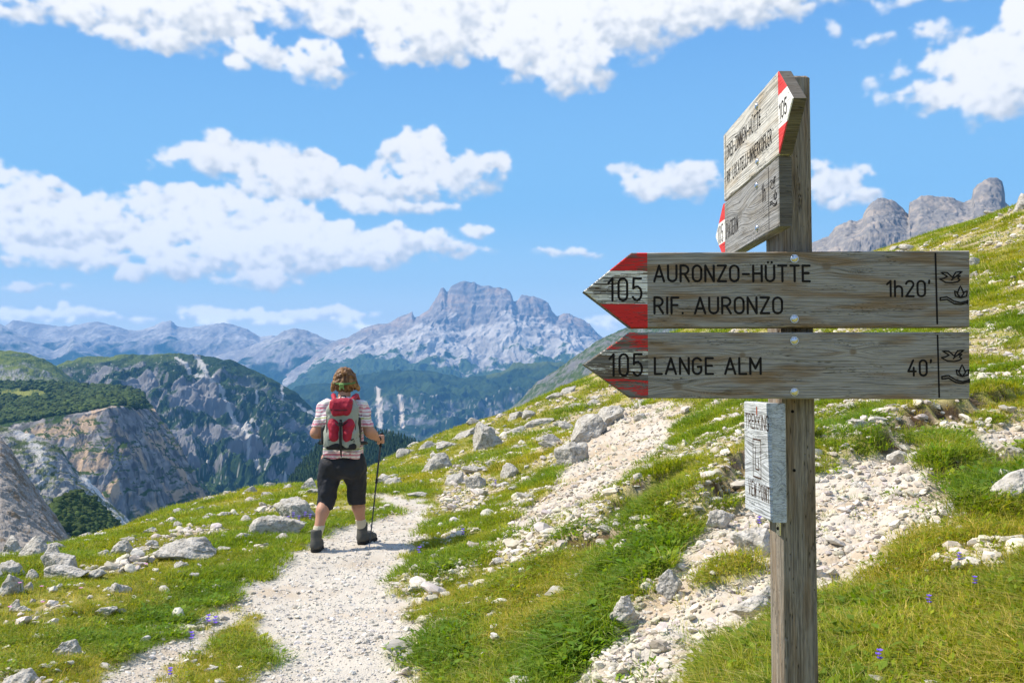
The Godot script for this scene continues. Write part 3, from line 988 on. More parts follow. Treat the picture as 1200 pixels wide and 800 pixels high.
func glyph(ch: String) -> Array:                       # [advance width, strokes]: a plain single-stroke alphabet, capitals 1 high
	match ch:
		"A": return [0.62, [ln([0, 0, 0.31, 1]), ln([0.31, 1, 0.62, 0]), ln([0.1, 0.3, 0.52, 0.3])]]
		"B": return [0.5, [ln([0, 0, 0, 1]), ln([0, 1, 0.25, 1]) + arc(0.25, 0.76, 0.22, 0.24, 90, -90) + ln([0, 0.52]), ln([0.25, 0.52]) + arc(0.25, 0.26, 0.25, 0.26, 90, -90) + ln([0, 0])]]
		"C": return [0.5, [arc(0.25, 0.74, 0.25, 0.26, 20, 180) + arc(0.25, 0.26, 0.25, 0.26, 180, 340)]]
		"D": return [0.52, [ln([0, 0, 0, 1]), ln([0, 1, 0.24, 1]) + arc(0.24, 0.72, 0.28, 0.28, 90, 0) + arc(0.24, 0.28, 0.28, 0.28, 0, -90) + ln([0, 0])]]
		"E": return [0.44, [ln([0, 0, 0, 1]), ln([0, 1, 0.44, 1]), ln([0, 0.52, 0.38, 0.52]), ln([0, 0, 0.44, 0])]]
		"F": return [0.42, [ln([0, 0, 0, 1]), ln([0, 1, 0.42, 1]), ln([0, 0.52, 0.36, 0.52])]]
		"G": return [0.54, [arc(0.26, 0.74, 0.26, 0.26, 25, 180) + arc(0.26, 0.26, 0.26, 0.26, 180, 360) + ln([0.52, 0.45]), ln([0.52, 0.45, 0.3, 0.45])]]
		"H": return [0.54, [ln([0, 0, 0, 1]), ln([0.54, 0, 0.54, 1]), ln([0, 0.5, 0.54, 0.5])]]
		"I": return [0.02, [ln([0.01, 0, 0.01, 1])]]
		"K": return [0.5, [ln([0, 0, 0, 1]), ln([0.48, 1, 0, 0.4]), ln([0.16, 0.58, 0.5, 0])]]
		"L": return [0.42, [ln([0, 1, 0, 0]), ln([0, 0, 0.42, 0])]]
		"M": return [0.64, [ln([0, 0, 0, 1]), ln([0, 1, 0.32, 0.35]), ln([0.32, 0.35, 0.64, 1]), ln([0.64, 1, 0.64, 0])]]
		"N": return [0.54, [ln([0, 0, 0, 1]), ln([0, 1, 0.54, 0]), ln([0.54, 0, 0.54, 1])]]
		"O": return [0.54, [arc(0.27, 0.73, 0.27, 0.27, 0, 180) + arc(0.27, 0.27, 0.27, 0.27, 180, 360) + ln([0.54, 0.73])]]
		"P": return [0.5, [ln([0, 0, 0, 1]), ln([0, 1, 0.24, 1]) + arc(0.24, 0.74, 0.26, 0.26, 90, -90) + ln([0, 0.48])]]
		"R": return [0.52, [ln([0, 0, 0, 1]), ln([0, 1, 0.24, 1]) + arc(0.24, 0.74, 0.26, 0.26, 90, -90) + ln([0, 0.48]), ln([0.24, 0.48, 0.52, 0])]]
		"S": return [0.5, [arc(0.25, 0.76, 0.24, 0.24, 20, 270) + arc(0.25, 0.26, 0.25, 0.26, 90, -160)]]
		"T": return [0.52, [ln([0.26, 0, 0.26, 1]), ln([0, 1, 0.52, 1])]]
		"U": return [0.54, [ln([0, 1]) + arc(0.27, 0.27, 0.27, 0.27, 180, 360) + ln([0.54, 1])]]
		"Ü": return [0.54, [ln([0, 1]) + arc(0.27, 0.27, 0.27, 0.27, 180, 360) + ln([0.54, 1]), ln([0.15, 1.2, 0.15, 1.22]), ln([0.39, 1.2, 0.39, 1.22])]]
		"V": return [0.56, [ln([0, 1, 0.28, 0]), ln([0.28, 0, 0.56, 1])]]
		"W": return [0.8, [ln([0, 1, 0.2, 0]), ln([0.2, 0, 0.4, 0.9]), ln([0.4, 0.9, 0.6, 0]), ln([0.6, 0, 0.8, 1])]]
		"Z": return [0.52, [ln([0, 1, 0.52, 1]), ln([0.52, 1, 0, 0]), ln([0, 0, 0.52, 0])]]
		"-": return [0.42, [ln([0.02, 0.46, 0.4, 0.46])]]
		".": return [0.02, [ln([0.01, 0, 0.01, 0.015])]]
		"'": return [0.04, [ln([0.03, 1.02, 0.01, 0.86])]]
		"h": return [0.44, [ln([0, 0, 0, 1]), ln([0, 0.42]) + arc(0.22, 0.44, 0.22, 0.22, 180, 0) + ln([0.44, 0])]]
		"0": return [0.46, [arc(0.23, 0.77, 0.23, 0.23, 0, 180) + arc(0.23, 0.23, 0.23, 0.23, 180, 360) + ln([0.46, 0.77])]]
		"1": return [0.24, [ln([0, 0.78, 0.22, 1]), ln([0.22, 1, 0.22, 0])]]
		"2": return [0.46, [arc(0.23, 0.77, 0.23, 0.23, 170, -20) + ln([0, 0]), ln([0, 0, 0.46, 0])]]
		"4": return [0.5, [ln([0.34, 1, 0, 0.28]), ln([0, 0.28, 0.5, 0.28]), ln([0.36, 0.52, 0.36, 0])]]
		"5": return [0.46, [ln([0.44, 1, 0.04, 1]), ln([0.04, 1, 0.02, 0.54]), ln([0.02, 0.54]) + arc(0.21, 0.32, 0.25, 0.32, 110, -150)]]
	return [0.25, []]

func stroke(st: SurfaceTool, pts: Array, w: float, up: float) -> void:     # one routed groove filled with dark paint: a flat rounded ribbon
	var n := pts.size()
	var left := []
	var right := []
	for k in n:
		var a: Vector2 = pts[maxi(k - 1, 0)]
		var b: Vector2 = pts[mini(k + 1, n - 1)]
		var t := (b - a).normalized()
		var o := Vector2(-t.y, t.x) * w * 0.5
		left.append(pts[k] + o); right.append(pts[k] - o)
	var face := func(tri: Array) -> void:
		var fl: bool = (tri[1] - tri[0]).cross(tri[2] - tri[0]) > 0.0
		for q in ([tri[0], tri[2], tri[1]] if fl else tri):
			st.set_normal(Vector3.BACK)
			st.add_vertex(Vector3(q.x, q.y, up))
	for k in n - 1:
		face.call([left[k], right[k], left[k + 1]])
		face.call([right[k], right[k + 1], left[k + 1]])
	for e in 2:
		var c: Vector2 = pts[0] if e == 0 else pts[n - 1]
		var from: Vector2 = (left[0] if e == 0 else right[n - 1]) - c
		for k in 5:
			face.call([c, c + from.rotated(PI * k / 5.0), c + from.rotated(PI * (k + 1) / 5.0)])

func text_width(s: String, size: float, gap: float, squeeze: float) -> float:
	var x := 0.0
	for ch in s: x += float(glyph(ch)[0]) * size * squeeze + gap
	return x - gap

func write(s: String, x: float, y: float, size: float, width: float, pen: float, st: SurfaceTool, up0 := 0.0002) -> void:   # fitted into the width
	var total := 0.0
	for ch in s: total += float(glyph(ch)[0])
	var gap := size * 0.26
	var sq := (width - gap * (s.length() - 1)) / (total * size)
	if sq < 0.6:
		gap = size * 0.14
		sq = (width - gap * (s.length() - 1)) / (total * size)
	var up := up0
	for ch in s:
		var g := glyph(ch)
		for line in g[1]:
			var pts := []
			for q in line:
				var w := Vector2(x + q.x * size * sq, y + q.y * size)
				if pts.is_empty() or pts[-1].distance_to(w) > 1e-5: pts.append(w)
			stroke(st, pts, pen, up)
			up += 0.00003
			if up > up0 + 0.0003: up = up0
		x += float(g[0]) * size * sq + gap

var wood_fib := noise(1.0, 3, 51)
var wood_wav := noise(1.0, 3, 52)
var wood_pat := noise(1.0, 3, 53)
var wood_wear := noise(1.0, 4, 54)

# weathered boards: albedo and relief computed together. size in metres, knots as (x, y, radius); paint(x, y) gives a colour and its alpha says how well it has lasted
func wood(px: Vector2i, size: Vector2, sd: float, pale: Color, warm: Color, warmth: float, knots: Array, paint: Callable, ring := 0.006) -> StandardMaterial3D:
	var data := PackedByteArray()
	data.resize(px.x * px.y * 3)
	var bump := PackedByteArray()
	bump.resize(px.x * px.y)
	var k := 0
	for j in px.y:
		var y := (j + 0.5) / px.y * size.y
		for i in px.x:
			var x := (i + 0.5) / px.x * size.x
			var yy := y + wood_wav.get_noise_2d(x * 2.2 + sd, y * 7.0) * 0.0036
			for q in knots:
				var dx: float = (x - q.x) * 0.42
				var dy: float = y - q.y
				var r := sqrt(dx * dx + dy * dy)
				yy += signf(dy) * q.z * exp(-r * r / (q.z * q.z * 2.4)) * 0.75
			var ph := yy / ring + wood_pat.get_noise_2d(x * 1.2 + sd, yy * 60.0) * 1.5
			var late := pow(0.5 + 0.5 * sin(ph * TAU), 3.0)
			var fib := wood_fib.get_noise_2d(x * 16.0 + sd, yy * 900.0)
			var crack := absf(wood_fib.get_noise_2d(x * 3.2 + sd * 2.0, yy * 190.0))
			var cr := 1.0 - smoothstep(0.006, 0.035, crack)
			cr *= smoothstep(0.0, 0.25, wood_pat.get_noise_2d(x * 5.0 + 40.0, y * 30.0 + sd) + 0.05)
			var wm := clampf(wood_pat.get_noise_2d(x * 5.0 + sd, yy * 34.0) * 1.7 + warmth, 0.0, 1.0)
			var c := pale.lerp(warm, wm)
			c = c * (1.0 + fib * 0.48 - late * 0.38)
			var hgt := 0.60 + late * 0.22 + fib * 0.22 - cr * 0.5
			for q in knots:
				var r := Vector2((x - q.x) * 0.8, y - q.y).length()
				if r < q.z * 0.8: c = c.lerp(warm * 0.7, 0.75 * (1.0 - smoothstep(q.z * 0.3, q.z * 0.8, r)))
			var pt: Color = paint.call(x, y)
			if pt.a > 0.0:
				var worn := late * 0.75 - fib * 0.9 + cr + wood_wear.get_noise_2d(x * 12.0 + sd, yy * 60.0) * 0.9
				if worn < pt.a * 2.0 - 0.84: c = Color(pt.r, pt.g, pt.b) * (1.0 + fib * 0.10)
				else: c *= 0.62
			c = c.lerp(Color(0.02, 0.017, 0.014), cr * 0.85)
			data[k * 3] = clampi(int(pow(maxf(c.r, 0.0), 0.4545) * 255.0), 0, 255)
			data[k * 3 + 1] = clampi(int(pow(maxf(c.g, 0.0), 0.4545) * 255.0), 0, 255)
			data[k * 3 + 2] = clampi(int(pow(maxf(c.b, 0.0), 0.4545) * 255.0), 0, 255)
			bump[k] = clampi(int(hgt * 200.0), 0, 255)
			k += 1
	var m := StandardMaterial3D.new()
	m.albedo_texture = ImageTexture.create_from_image(Image.create_from_data(px.x, px.y, false, Image.FORMAT_RGB8, data))
	var im := Image.create_from_data(px.x, px.y, false, Image.FORMAT_L8, bump)
	im.convert(Image.FORMAT_RF)
	im.bump_map_to_normal_map(6.0)
	m.normal_enabled = true
	m.normal_texture = ImageTexture.create_from_image(im)
	m.normal_scale = 0.8
	m.roughness = 0.82
	m.metallic_specular = 0.3
	return m

# a plank cut to an outline (x right, y up), its front at z = 0 and thick behind; edges chamfered; UVs run over the given rectangle
func plank(edge: PackedVector2Array, thick: float, rect: Rect2, face: Material, side: Material) -> ArrayMesh:
	var ch := 0.0016
	var poly := edge
	if Geometry2D.is_polygon_clockwise(poly): poly.reverse()
	var inner: PackedVector2Array = Geometry2D.offset_polygon(poly, -ch, Geometry2D.JOIN_MITER)[0]
	if Geometry2D.is_polygon_clockwise(inner): inner.reverse()
	# start both loops at the same corner
	var best := 0
	for k in inner.size():
		if inner[k].distance_to(poly[0]) < inner[best].distance_to(poly[0]): best = k
	var inn := PackedVector2Array()
	for k in inner.size(): inn.append(inner[(best + k) % inner.size()])
	var uvof := func(p: Vector2) -> Vector2: return Vector2((p.x - rect.position.x) / rect.size.x, 1.0 - (p.y - rect.position.y) / rect.size.y)
	var m := ArrayMesh.new()
	for pass_ in 2:
		var st := SurfaceTool.new()
		st.begin(Mesh.PRIMITIVE_TRIANGLES)
		if pass_ == 0:
			for back in 2:
				var tri := Geometry2D.triangulate_polygon(inn)
				for t in range(0, tri.size(), 3):
					var o := [inn[tri[t]], inn[tri[t + 1]], inn[tri[t + 2]]]
					var ccw: bool = (o[1] - o[0]).cross(o[2] - o[0]) > 0.0
					if ccw == (back == 0): o = [o[0], o[2], o[1]]
					for p in o:
						st.set_normal(Vector3(0, 0, -1 if back else 1))
						st.set_uv(uvof.call(p))
						st.add_vertex(Vector3(p.x, p.y, -thick if back else 0.0))
		else:
			pass
		var np := poly.size()
		for k in np:
			var a := poly[k]
			var b := poly[(k + 1) % np]
			var ia := inn[k]
			var ib := inn[(k + 1) % np]
			var along := absf((b - a).normalized().x) > 0.9
			var out := Vector3((b - a).y, -(b - a).x, 0).normalized()
			var rows := [[Vector3(ia.x, ia.y, 0), Vector3(ib.x, ib.y, 0)], [Vector3(a.x, a.y, -ch), Vector3(b.x, b.y, -ch)], [Vector3(a.x, a.y, -thick + ch), Vector3(b.x, b.y, -thick + ch)], [Vector3(ia.x, ia.y, -thick), Vector3(ib.x, ib.y, -thick)]]
			for r in 3:
				if (pass_ == 0) != (along or r == 0): continue
				var q := [rows[r][0], rows[r][1], rows[r + 1][1], rows[r + 1][0]]
				var nn: Vector3 = [(out + Vector3.BACK).normalized(), out, (out + Vector3.FORWARD).normalized()][r]
				for t in [[0, 1, 2], [0, 2, 3]]:
					var flip: bool = (q[t[1]] - q[t[0]]).cross(q[t[2]] - q[t[0]]).dot(nn) > 0.0
					for e in ([t[0], t[2], t[1]] if flip else t):
						st.set_normal(nn)
						var p: Vector3 = q[e]
						if pass_ == 0: st.set_uv(uvof.call(Vector2(p.x, p.y) + Vector2(0, p.z * 0.9)))
						else: st.set_uv(Vector2(-p.z / 0.04, (p.y - rect.position.y) / 0.15))
						st.add_vertex(p)
		st.generate_tangents()
		st.commit(m)
		m.surface_set_material(m.get_surface_count() - 1, face if pass_ == 0 else side)
	return m

func bolt(parent: Node3D, at: Vector3, r: float, m: Material) -> void:      # a domed bolt head
	var st := SphereMesh.new()
	st.radius = r
	st.height = r * 1.1
	st.is_hemisphere = false
	st.radial_segments = 20
	st.rings = 10
	var o := part("bolt", st, m, parent)
	o.position = at
	o.rotation.x = PI * 0.5
	var w := CylinderMesh.new()
	w.top_radius = r * 1.12; w.bottom_radius = r * 1.16; w.height = 0.0016
	var q := part("washer", w, m, o)
	q.position = Vector3(0, -0.0002, 0)

func line_part(o: Node3D, ink: Material, a: Vector2, b: Vector2, w: float) -> void:
	var st := SurfaceTool.new()
	st.begin(Mesh.PRIMITIVE_TRIANGLES)
	stroke(st, [a, b], w, 0.0003)
	part("carved_line", st.commit(), ink, o)

func emblem_part(o: Node3D, ink: Material, x: float, y: float, s: float, pen: float) -> void:
	var st := SurfaceTool.new()
	st.begin(Mesh.PRIMITIVE_TRIANGLES)
	emblem(st, x, y, s, pen)
	part("emblem", st.commit(), ink, o)

func emblem(st: SurfaceTool, x: float, y: float, s: float, pen: float) -> void:    # bird, leaves and wave; s is one pixel of the photograph at the board
	var f := func(a: Array) -> Array:
		var o := []
		for k in range(0, a.size(), 2): o.append(Vector2(x + a[k] * s, y - a[k + 1] * s))
		return o
	var up := 0.0002
	for line in [[0, 9, 5, 8, 9, 6], [0, 9, 7, 13, 15, 13.5, 21, 12], [21, 12, 24, 10, 21, 8, 24, 5], [24, 5, 19, 6, 16, 8, 14, 10], [9, 6, 1, 1, 9, 1.5, 15, 7], [15, 7, 19, 1, 27, 0, 20, 5],
		[24, 31, 20, 26, 24, 17, 28, 26, 24, 31], [24, 31, 18, 29, 17, 23, 21, 25], [24, 31, 31, 29, 32, 23, 27, 25], [0, 31, 8, 30, 16, 35, 24, 37, 32, 35], [0, 34, 8, 33, 16, 38, 24, 39, 32, 37], [0, 31, 0, 34], [32, 34, 32, 38]]:
		var fine := []
		var raw: Array = f.call(line)
		for k in raw.size() - 1:
			for t in 3: fine.append(raw[k].lerp(raw[k + 1], t / 3.0))
		fine.append(raw[-1])
		stroke(st, fine, pen, up)
		up += 0.00004

func make_sign() -> void:
	var none := func(_x: float, _y: float) -> Color: return Color(0, 0, 0, 0)
	var grey := Color(0.315, 0.293, 0.262)
	var warm := Color(0.25, 0.175, 0.105)
	var post_wood := wood(Vector2i(1400, 96), Vector2(1.9, 0.12), 3.3, Color(0.27, 0.235, 0.19), Color(0.23, 0.175, 0.12), 0.30, [], none, 0.009)
	var ink := mat(lin(0.012, 0.010, 0.009), 0.85)
	var ink_brown := mat(lin(0.055, 0.03, 0.018), 0.85)
	var steel := mat(lin(0.60, 0.60, 0.60), 0.22)
	steel.metallic = 1.0
	# post
	var x0 := 0.481
	var x1 := 0.545
	var dz := 1.69
	var low := -0.1
	var high := P(930, 88, dz).y
	var post := thing("sign_post", Vector3((x0 + x1) / 2, 0.6, -dz), "square grey brown wooden post carrying all the trail boards", "post")
	var hw := (x1 - x0) / 2
	var dep := 0.078
	var pm := SurfaceTool.new()
	pm.begin(Mesh.PRIMITIVE_TRIANGLES)
	var b := 0.004
	var ringp := [Vector2(-hw + b, 0), Vector2(hw - b, 0), Vector2(hw, -b), Vector2(hw, -dep + b), Vector2(hw - b, -dep), Vector2(-hw + b, -dep), Vector2(-hw, -dep + b), Vector2(-hw, -b)]
	var ylo := low - 0.6
	var yhi := high - 0.6
	var run := 0.0
	for k in 8:
		var a: Vector2 = ringp[k]
		var c: Vector2 = ringp[(k + 1) % 8]
		var out := Vector3((a.y - c.y) * -1.0, 0, (c.x - a.x) * 1.0)
		out = Vector3(c.y - a.y, 0, 0) * -1.0 + Vector3(0, 0, c.x - a.x)
		out = out.normalized()
		var len := a.distance_to(c)
		var q := [[Vector3(a.x, ylo, a.y), Vector2(0, run)], [Vector3(c.x, ylo, c.y), Vector2(0, run + len)], [Vector3(c.x, yhi - b, c.y), Vector2(1, run + len)], [Vector3(a.x, yhi - b, a.y), Vector2(1, run)]]
		run += len
		for t in [[0, 2, 1], [0, 3, 2]]:
			for e in t:
				pm.set_normal(out)
				pm.set_uv(Vector2(q[e][1].x, q[e][1].y / 0.12))
				pm.add_vertex(q[e][0])
		var ti := [Vector3(a.x, yhi - b, a.y), Vector3(c.x, yhi - b, c.y), Vector3(c.x * 0.9, yhi, (c.y + dep / 2) * 0.9 - dep / 2), Vector3(a.x * 0.9, yhi, (a.y + dep / 2) * 0.9 - dep / 2), Vector3(0, yhi + 0.0005, -dep / 2)]
		for t in [[0, 2, 1], [0, 3, 2], [3, 4, 2]]:
			for e in t:
				pm.set_normal((out + Vector3.UP * (1.2 if t[1] != 4 else 30.0)).normalized())
				pm.set_uv(Vector2(ti[e].x * 8.0, ti[e].z * 8.0))
				pm.add_vertex(ti[e])
	pm.generate_tangents()
	part("post_timber", pm.commit(), post_wood, post)
	for q in [[929, 482], [931, 551]]:
		var hm := CylinderMesh.new()
		hm.top_radius = 0.0028; hm.bottom_radius = 0.0028; hm.height = 0.001
		var o := part("screw_hole", hm, mat(lin(0.01, 0.008, 0.007)), post)
		o.rotation.x = PI / 2
		o.position = P(q[0], q[1], dz) - post.position + Vector3(0, 0, 0.0003)
	# the two boards that face the viewer: corners as pixels on a plane 1.65 m ahead
	var bd := 1.652
	var end_wood := wood(Vector2i(160, 400), Vector2(0.04, 0.15), 8.1, Color(0.16, 0.145, 0.12), Color(0.11, 0.09, 0.07), 0.2, [], none, 0.0026)
	var boards := [
		["upper_arrow_board", [[684, 341], [740, 296], [1137, 293.5], [1137, 383], [740, 384]], 759.0, 0.27, 0.30, 0.64, "upper big trail board with red and white arrow tip naming the Auronzo hut", [Vector3(0.43, 0.028, 0.012)]],
		["lower_arrow_board", [[684, 427], [738, 389.5], [1137, 389], [1137, 468], [740, 466.5]], 759.0, 0.28, 0.30, 0.46, "lower big trail board with worn red and white tip reading Lange Alm", [Vector3(0.10 + 0.065, 0.095, 0.012), Vector3(0.28, 0.04, 0.008), Vector3(0.475, 0.035, 0.009)]]]
	for k in 2:
		var B: Array = boards[k]
		var mid := P(931, (B[1][1][1] + B[1][4][1]) / 2.0, bd)
		var o := thing(B[0], mid, B[6], "trail sign")
		var edge := PackedVector2Array()
		var lo := Vector2(9, 9)
		var hi := -lo
		for q in B[1]:
			var p := P(q[0], q[1], bd) - mid
			edge.append(Vector2(p.x, p.y))
			lo = lo.min(edge[-1]); hi = hi.max(edge[-1])
		var rect := Rect2(lo, hi - lo)
		var tipx: float = P(B[2], 340, bd).x - mid.x - lo.x
		var hh := rect.size.y
		var top_share: float = B[3]
		var low_share: float = B[4]
		var last: float = B[5]
		var paint := func(x: float, y: float) -> Color:
			if x > tipx: return Color(0, 0, 0, 0)
			var v := y / hh + wood_wav.get_noise_2d(x * 8.0, 3.0) * 0.02
			if v < top_share: return Color(0.60, 0.030, 0.028, last)
			if v > 1.0 - low_share: return Color(0.60, 0.030, 0.028, 0.9 if k == 0 else last)
			return Color(0.74, 0.72, 0.66, 0.56 if k == 0 else 0.34)
		var face := wood(Vector2i(1400, 280 if k == 0 else 245), rect.size, 10.0 + 7.0 * k, grey * (1.0 if k == 0 else 1.06), warm, 0.22 if k == 0 else 0.05, B[7], paint, 0.0044 if k == 0 else 0.0056)
		part("plank", plank(edge, 0.034, rect, face, end_wood), null, o)
		var st := SurfaceTool.new()
		st.begin(Mesh.PRIMITIVE_TRIANGLES)
		var s := bd / FOC
		var X := func(px: float) -> float: return P(px, 340, bd).x - mid.x
		var Y := func(py: float) -> float: return P(600, py, bd).y - mid.y
		if k == 0:
			write("105", X.call(713), Y.call(352), 26 * s, 39 * s, 2.7 * s, st)
			write("AURONZO-HÜTTE", X.call(767), Y.call(329.5), 18.5 * s, 183 * s, 2.7 * s, st)
			write("RIF. AURONZO", X.call(767), Y.call(367), 18.5 * s, 150 * s, 2.7 * s, st)
			write("1h20'", X.call(1040), Y.call(347), 18 * s, 50 * s, 2.5 * s, st)
			line_part(o, ink, Vector2(X.call(1097.5), Y.call(297)), Vector2(X.call(1098), Y.call(379)), 2.2 * s)
			emblem_part(o, ink, X.call(1102), Y.call(318), s, 1.7 * s)
		else:
			write("105", X.call(714), Y.call(440), 25 * s, 38 * s, 2.7 * s, st)
			write("LANGE ALM", X.call(767), Y.call(438), 18.5 * s, 124 * s, 2.7 * s, st)
			write("40'", X.call(1063), Y.call(440), 18 * s, 27 * s, 2.5 * s, st)
			line_part(o, ink, Vector2(X.call(1098), Y.call(393)), Vector2(X.call(1098.5), Y.call(465)), 2.0 * s)
			emblem_part(o, ink, X.call(1102), Y.call(410), s, 1.7 * s)
		part("lettering", st.commit(), ink, o)
		for py in ([303, 373.5] if k == 0 else [399, 459]):
			bolt(o, P(931, py, bd) - mid + Vector3(0, 0, 0.0012), 4.3 * s, steel)
	# boards on the left side of the post, facing left: local x runs towards the viewer
	var sx := 0.456
	var th := 0.024
	var flank := Basis(Vector3.UP, -PI / 2)
	var sides := [
		["rear_arrow_board", 2.0, 1.586, (P(919, 77, 1.586).y + P(853, 163, 2.0).y) / 2.0, (P(919, 178, 1.586).y + P(853, 238, 2.0).y) / 2.0, 1, Color(0.56, 0.545, 0.50), Color(0.46, 0.40, 0.31), "pale weathered board on the post side whose red and white tip points at the viewer"],
		["rear_tail_board", 2.01, 1.592, (P(919, 178, 1.586).y + P(853, 238, 2.0).y) / 2.0 - 0.003, P(919, 265, 1.592).y, -1, Color(0.30, 0.30, 0.295), Color(0.24, 0.225, 0.20), "grey board under the pale one on the post side pointing away from the viewer"],
		["square_board", 1.847, 1.655, 1.466, 1.258, 0, Color(0.50, 0.53, 0.555), Color(0.42, 0.44, 0.45), "small square silver grey wooden sign low on the left side of the post"]]
	for B in sides:
		var o := thing(B[0], Vector3(sx, (B[3] + B[4]) / 2.0, -(B[1] + B[2]) / 2.0), B[8], "trail sign")
		o.basis = flank
		var hl: float = (B[1] - B[2]) / 2.0
		var hv: float = (B[3] - B[4]) / 2.0
		var edge := PackedVector2Array([Vector2(-hl, -hv), Vector2(hl, -hv), Vector2(hl, hv), Vector2(-hl, hv)])
		if B[5] == 1: edge = PackedVector2Array([Vector2(-hl, -hv), Vector2(hl, -hv), Vector2(hl + 0.082, 0.0), Vector2(hl, hv), Vector2(-hl, hv)])
		elif B[5] == -1: edge = PackedVector2Array([Vector2(-hl, -hv), Vector2(hl, -hv), Vector2(hl, hv), Vector2(-hl, hv), Vector2(-hl - 0.08, 0.0)])
		var rect := Rect2(-hl - 0.09, -hv, 2 * hl + 0.18, 2 * hv)
		var kind: int = B[5]
		var paint := func(x: float, y: float) -> Color:
			var lx: float = x - hl - 0.09
			if (kind == 1 and lx > hl) or (kind == -1 and lx < -hl + 0.015):
				var v: float = y / (2 * hv)
				return Color(0.62, 0.05, 0.05, 1.2) if v < 0.3 or v > 0.7 else Color(0.74, 0.73, 0.70, 1.2)
			return Color(0, 0, 0, 0)
		var face := wood(Vector2i(800, 230) if kind != 0 else Vector2i(420, 240), rect.size, 30.0 + 5.0 * kind, B[6], B[7], 0.1, [Vector3(0.24, 0.05, 0.02)] if kind != 0 else [Vector3(0.16, 0.11, 0.022)], paint, 0.0075 if kind else 0.0075)
		part("plank", plank(edge, th if kind else 0.026, rect, face, face if kind == 0 else end_wood), null, o)
		var st := SurfaceTool.new()
		st.begin(Mesh.PRIMITIVE_TRIANGLES)
		if kind == 1:
			write("DREI-ZINNEN-HÜTTE", -hl + 0.03, 0.012, 0.027, 0.27, 0.0036, st)
			write("RIF. LOCATELLI-INNERKOFLER", -hl + 0.03, -0.040, 0.024, 0.34, 0.0034, st)
			write("105", hl + 0.006, -0.014, 0.026, 0.042, 0.0034, st)
			line_part(o, ink, Vector2(-hl + 0.018, -hv + 0.006), Vector2(-hl + 0.018, hv - 0.006), 0.003)
		elif kind == -1:
			write("105", -hl - 0.055, -0.020, 0.036, 0.05, 0.0036, st)
			write("PATERN", -hl + 0.03, -0.020, 0.03, 0.10, 0.0036, st)
			write("1h", hl - 0.105, 0.002, 0.03, 0.022, 0.0036, st)
			line_part(o, ink, Vector2(hl - 0.06, -hv + 0.005), Vector2(hl - 0.06, hv - 0.005), 0.003)
			emblem_part(o, ink, hl - 0.05, 0.03, 0.0013, 0.002)
		else:
			write("TREKKING", -hl + 0.012, 0.055, 0.026, 0.165, 0.003, st)
			write("VIEW POINT", -hl + 0.03, -0.072, 0.026, 0.145, 0.003, st)
			part("lettering", st.commit(), ink_brown, o)
			st = SurfaceTool.new()
			st.begin(Mesh.PRIMITIVE_TRIANGLES)
			var up := 0.0002
			for line in [[-0.03, -0.035, -0.03, 0.035], [-0.03, 0.035, 0.025, 0.035], [0.025, 0.035, 0.025, -0.035], [0.025, -0.035, -0.03, -0.035], [-0.012, 0.02, -0.012, -0.02], [-0.012, -0.02, 0.012, -0.02], [0.012, -0.02, 0.006, 0.0]]:
				stroke(st, ln(line), 0.003, up)
				up += 0.00004
			var dot := SurfaceTool.new()
			dot.begin(Mesh.PRIMITIVE_TRIANGLES)
			stroke(dot, ln([0.0, 0.093, 0.0, 0.084]), 0.008, 0.0003)
			part("rust_stain", dot.commit(), mat(lin(0.25, 0.06, 0.03)), o)
		part("lettering" if kind else "door_symbol", st.commit(), ink_brown if kind == 0 else ink, o)
		if kind:
			for y in [hv - 0.02, -hv + 0.02]: bolt(o, Vector3(0.07, y, 0.001), 0.006, steel)
	var br := thing("metal_bracket", Vector3(0.4795, 1.247, -1.70), "small galvanised bracket on the post under the square sign", "bracket")
	part("bracket_plate", box_mesh(Vector3(0.003, 0.035, 0.022), 0.0006), steel, br).position = Vector3(0, 0.0, 0)
	part("bracket_lip", box_mesh(Vector3(0.012, 0.003, 0.022), 0.0006), steel, br).position = Vector3(-0.0076, 0.0160, 0)
	var sc := CylinderMesh.new()
	sc.top_radius = 0.003; sc.bottom_radius = 0.003; sc.height = 0.002
	var so := part("screw", sc, ink, br)
	so.rotation.z = PI / 2
	so.position = Vector3(-0.002, -0.006, 0)

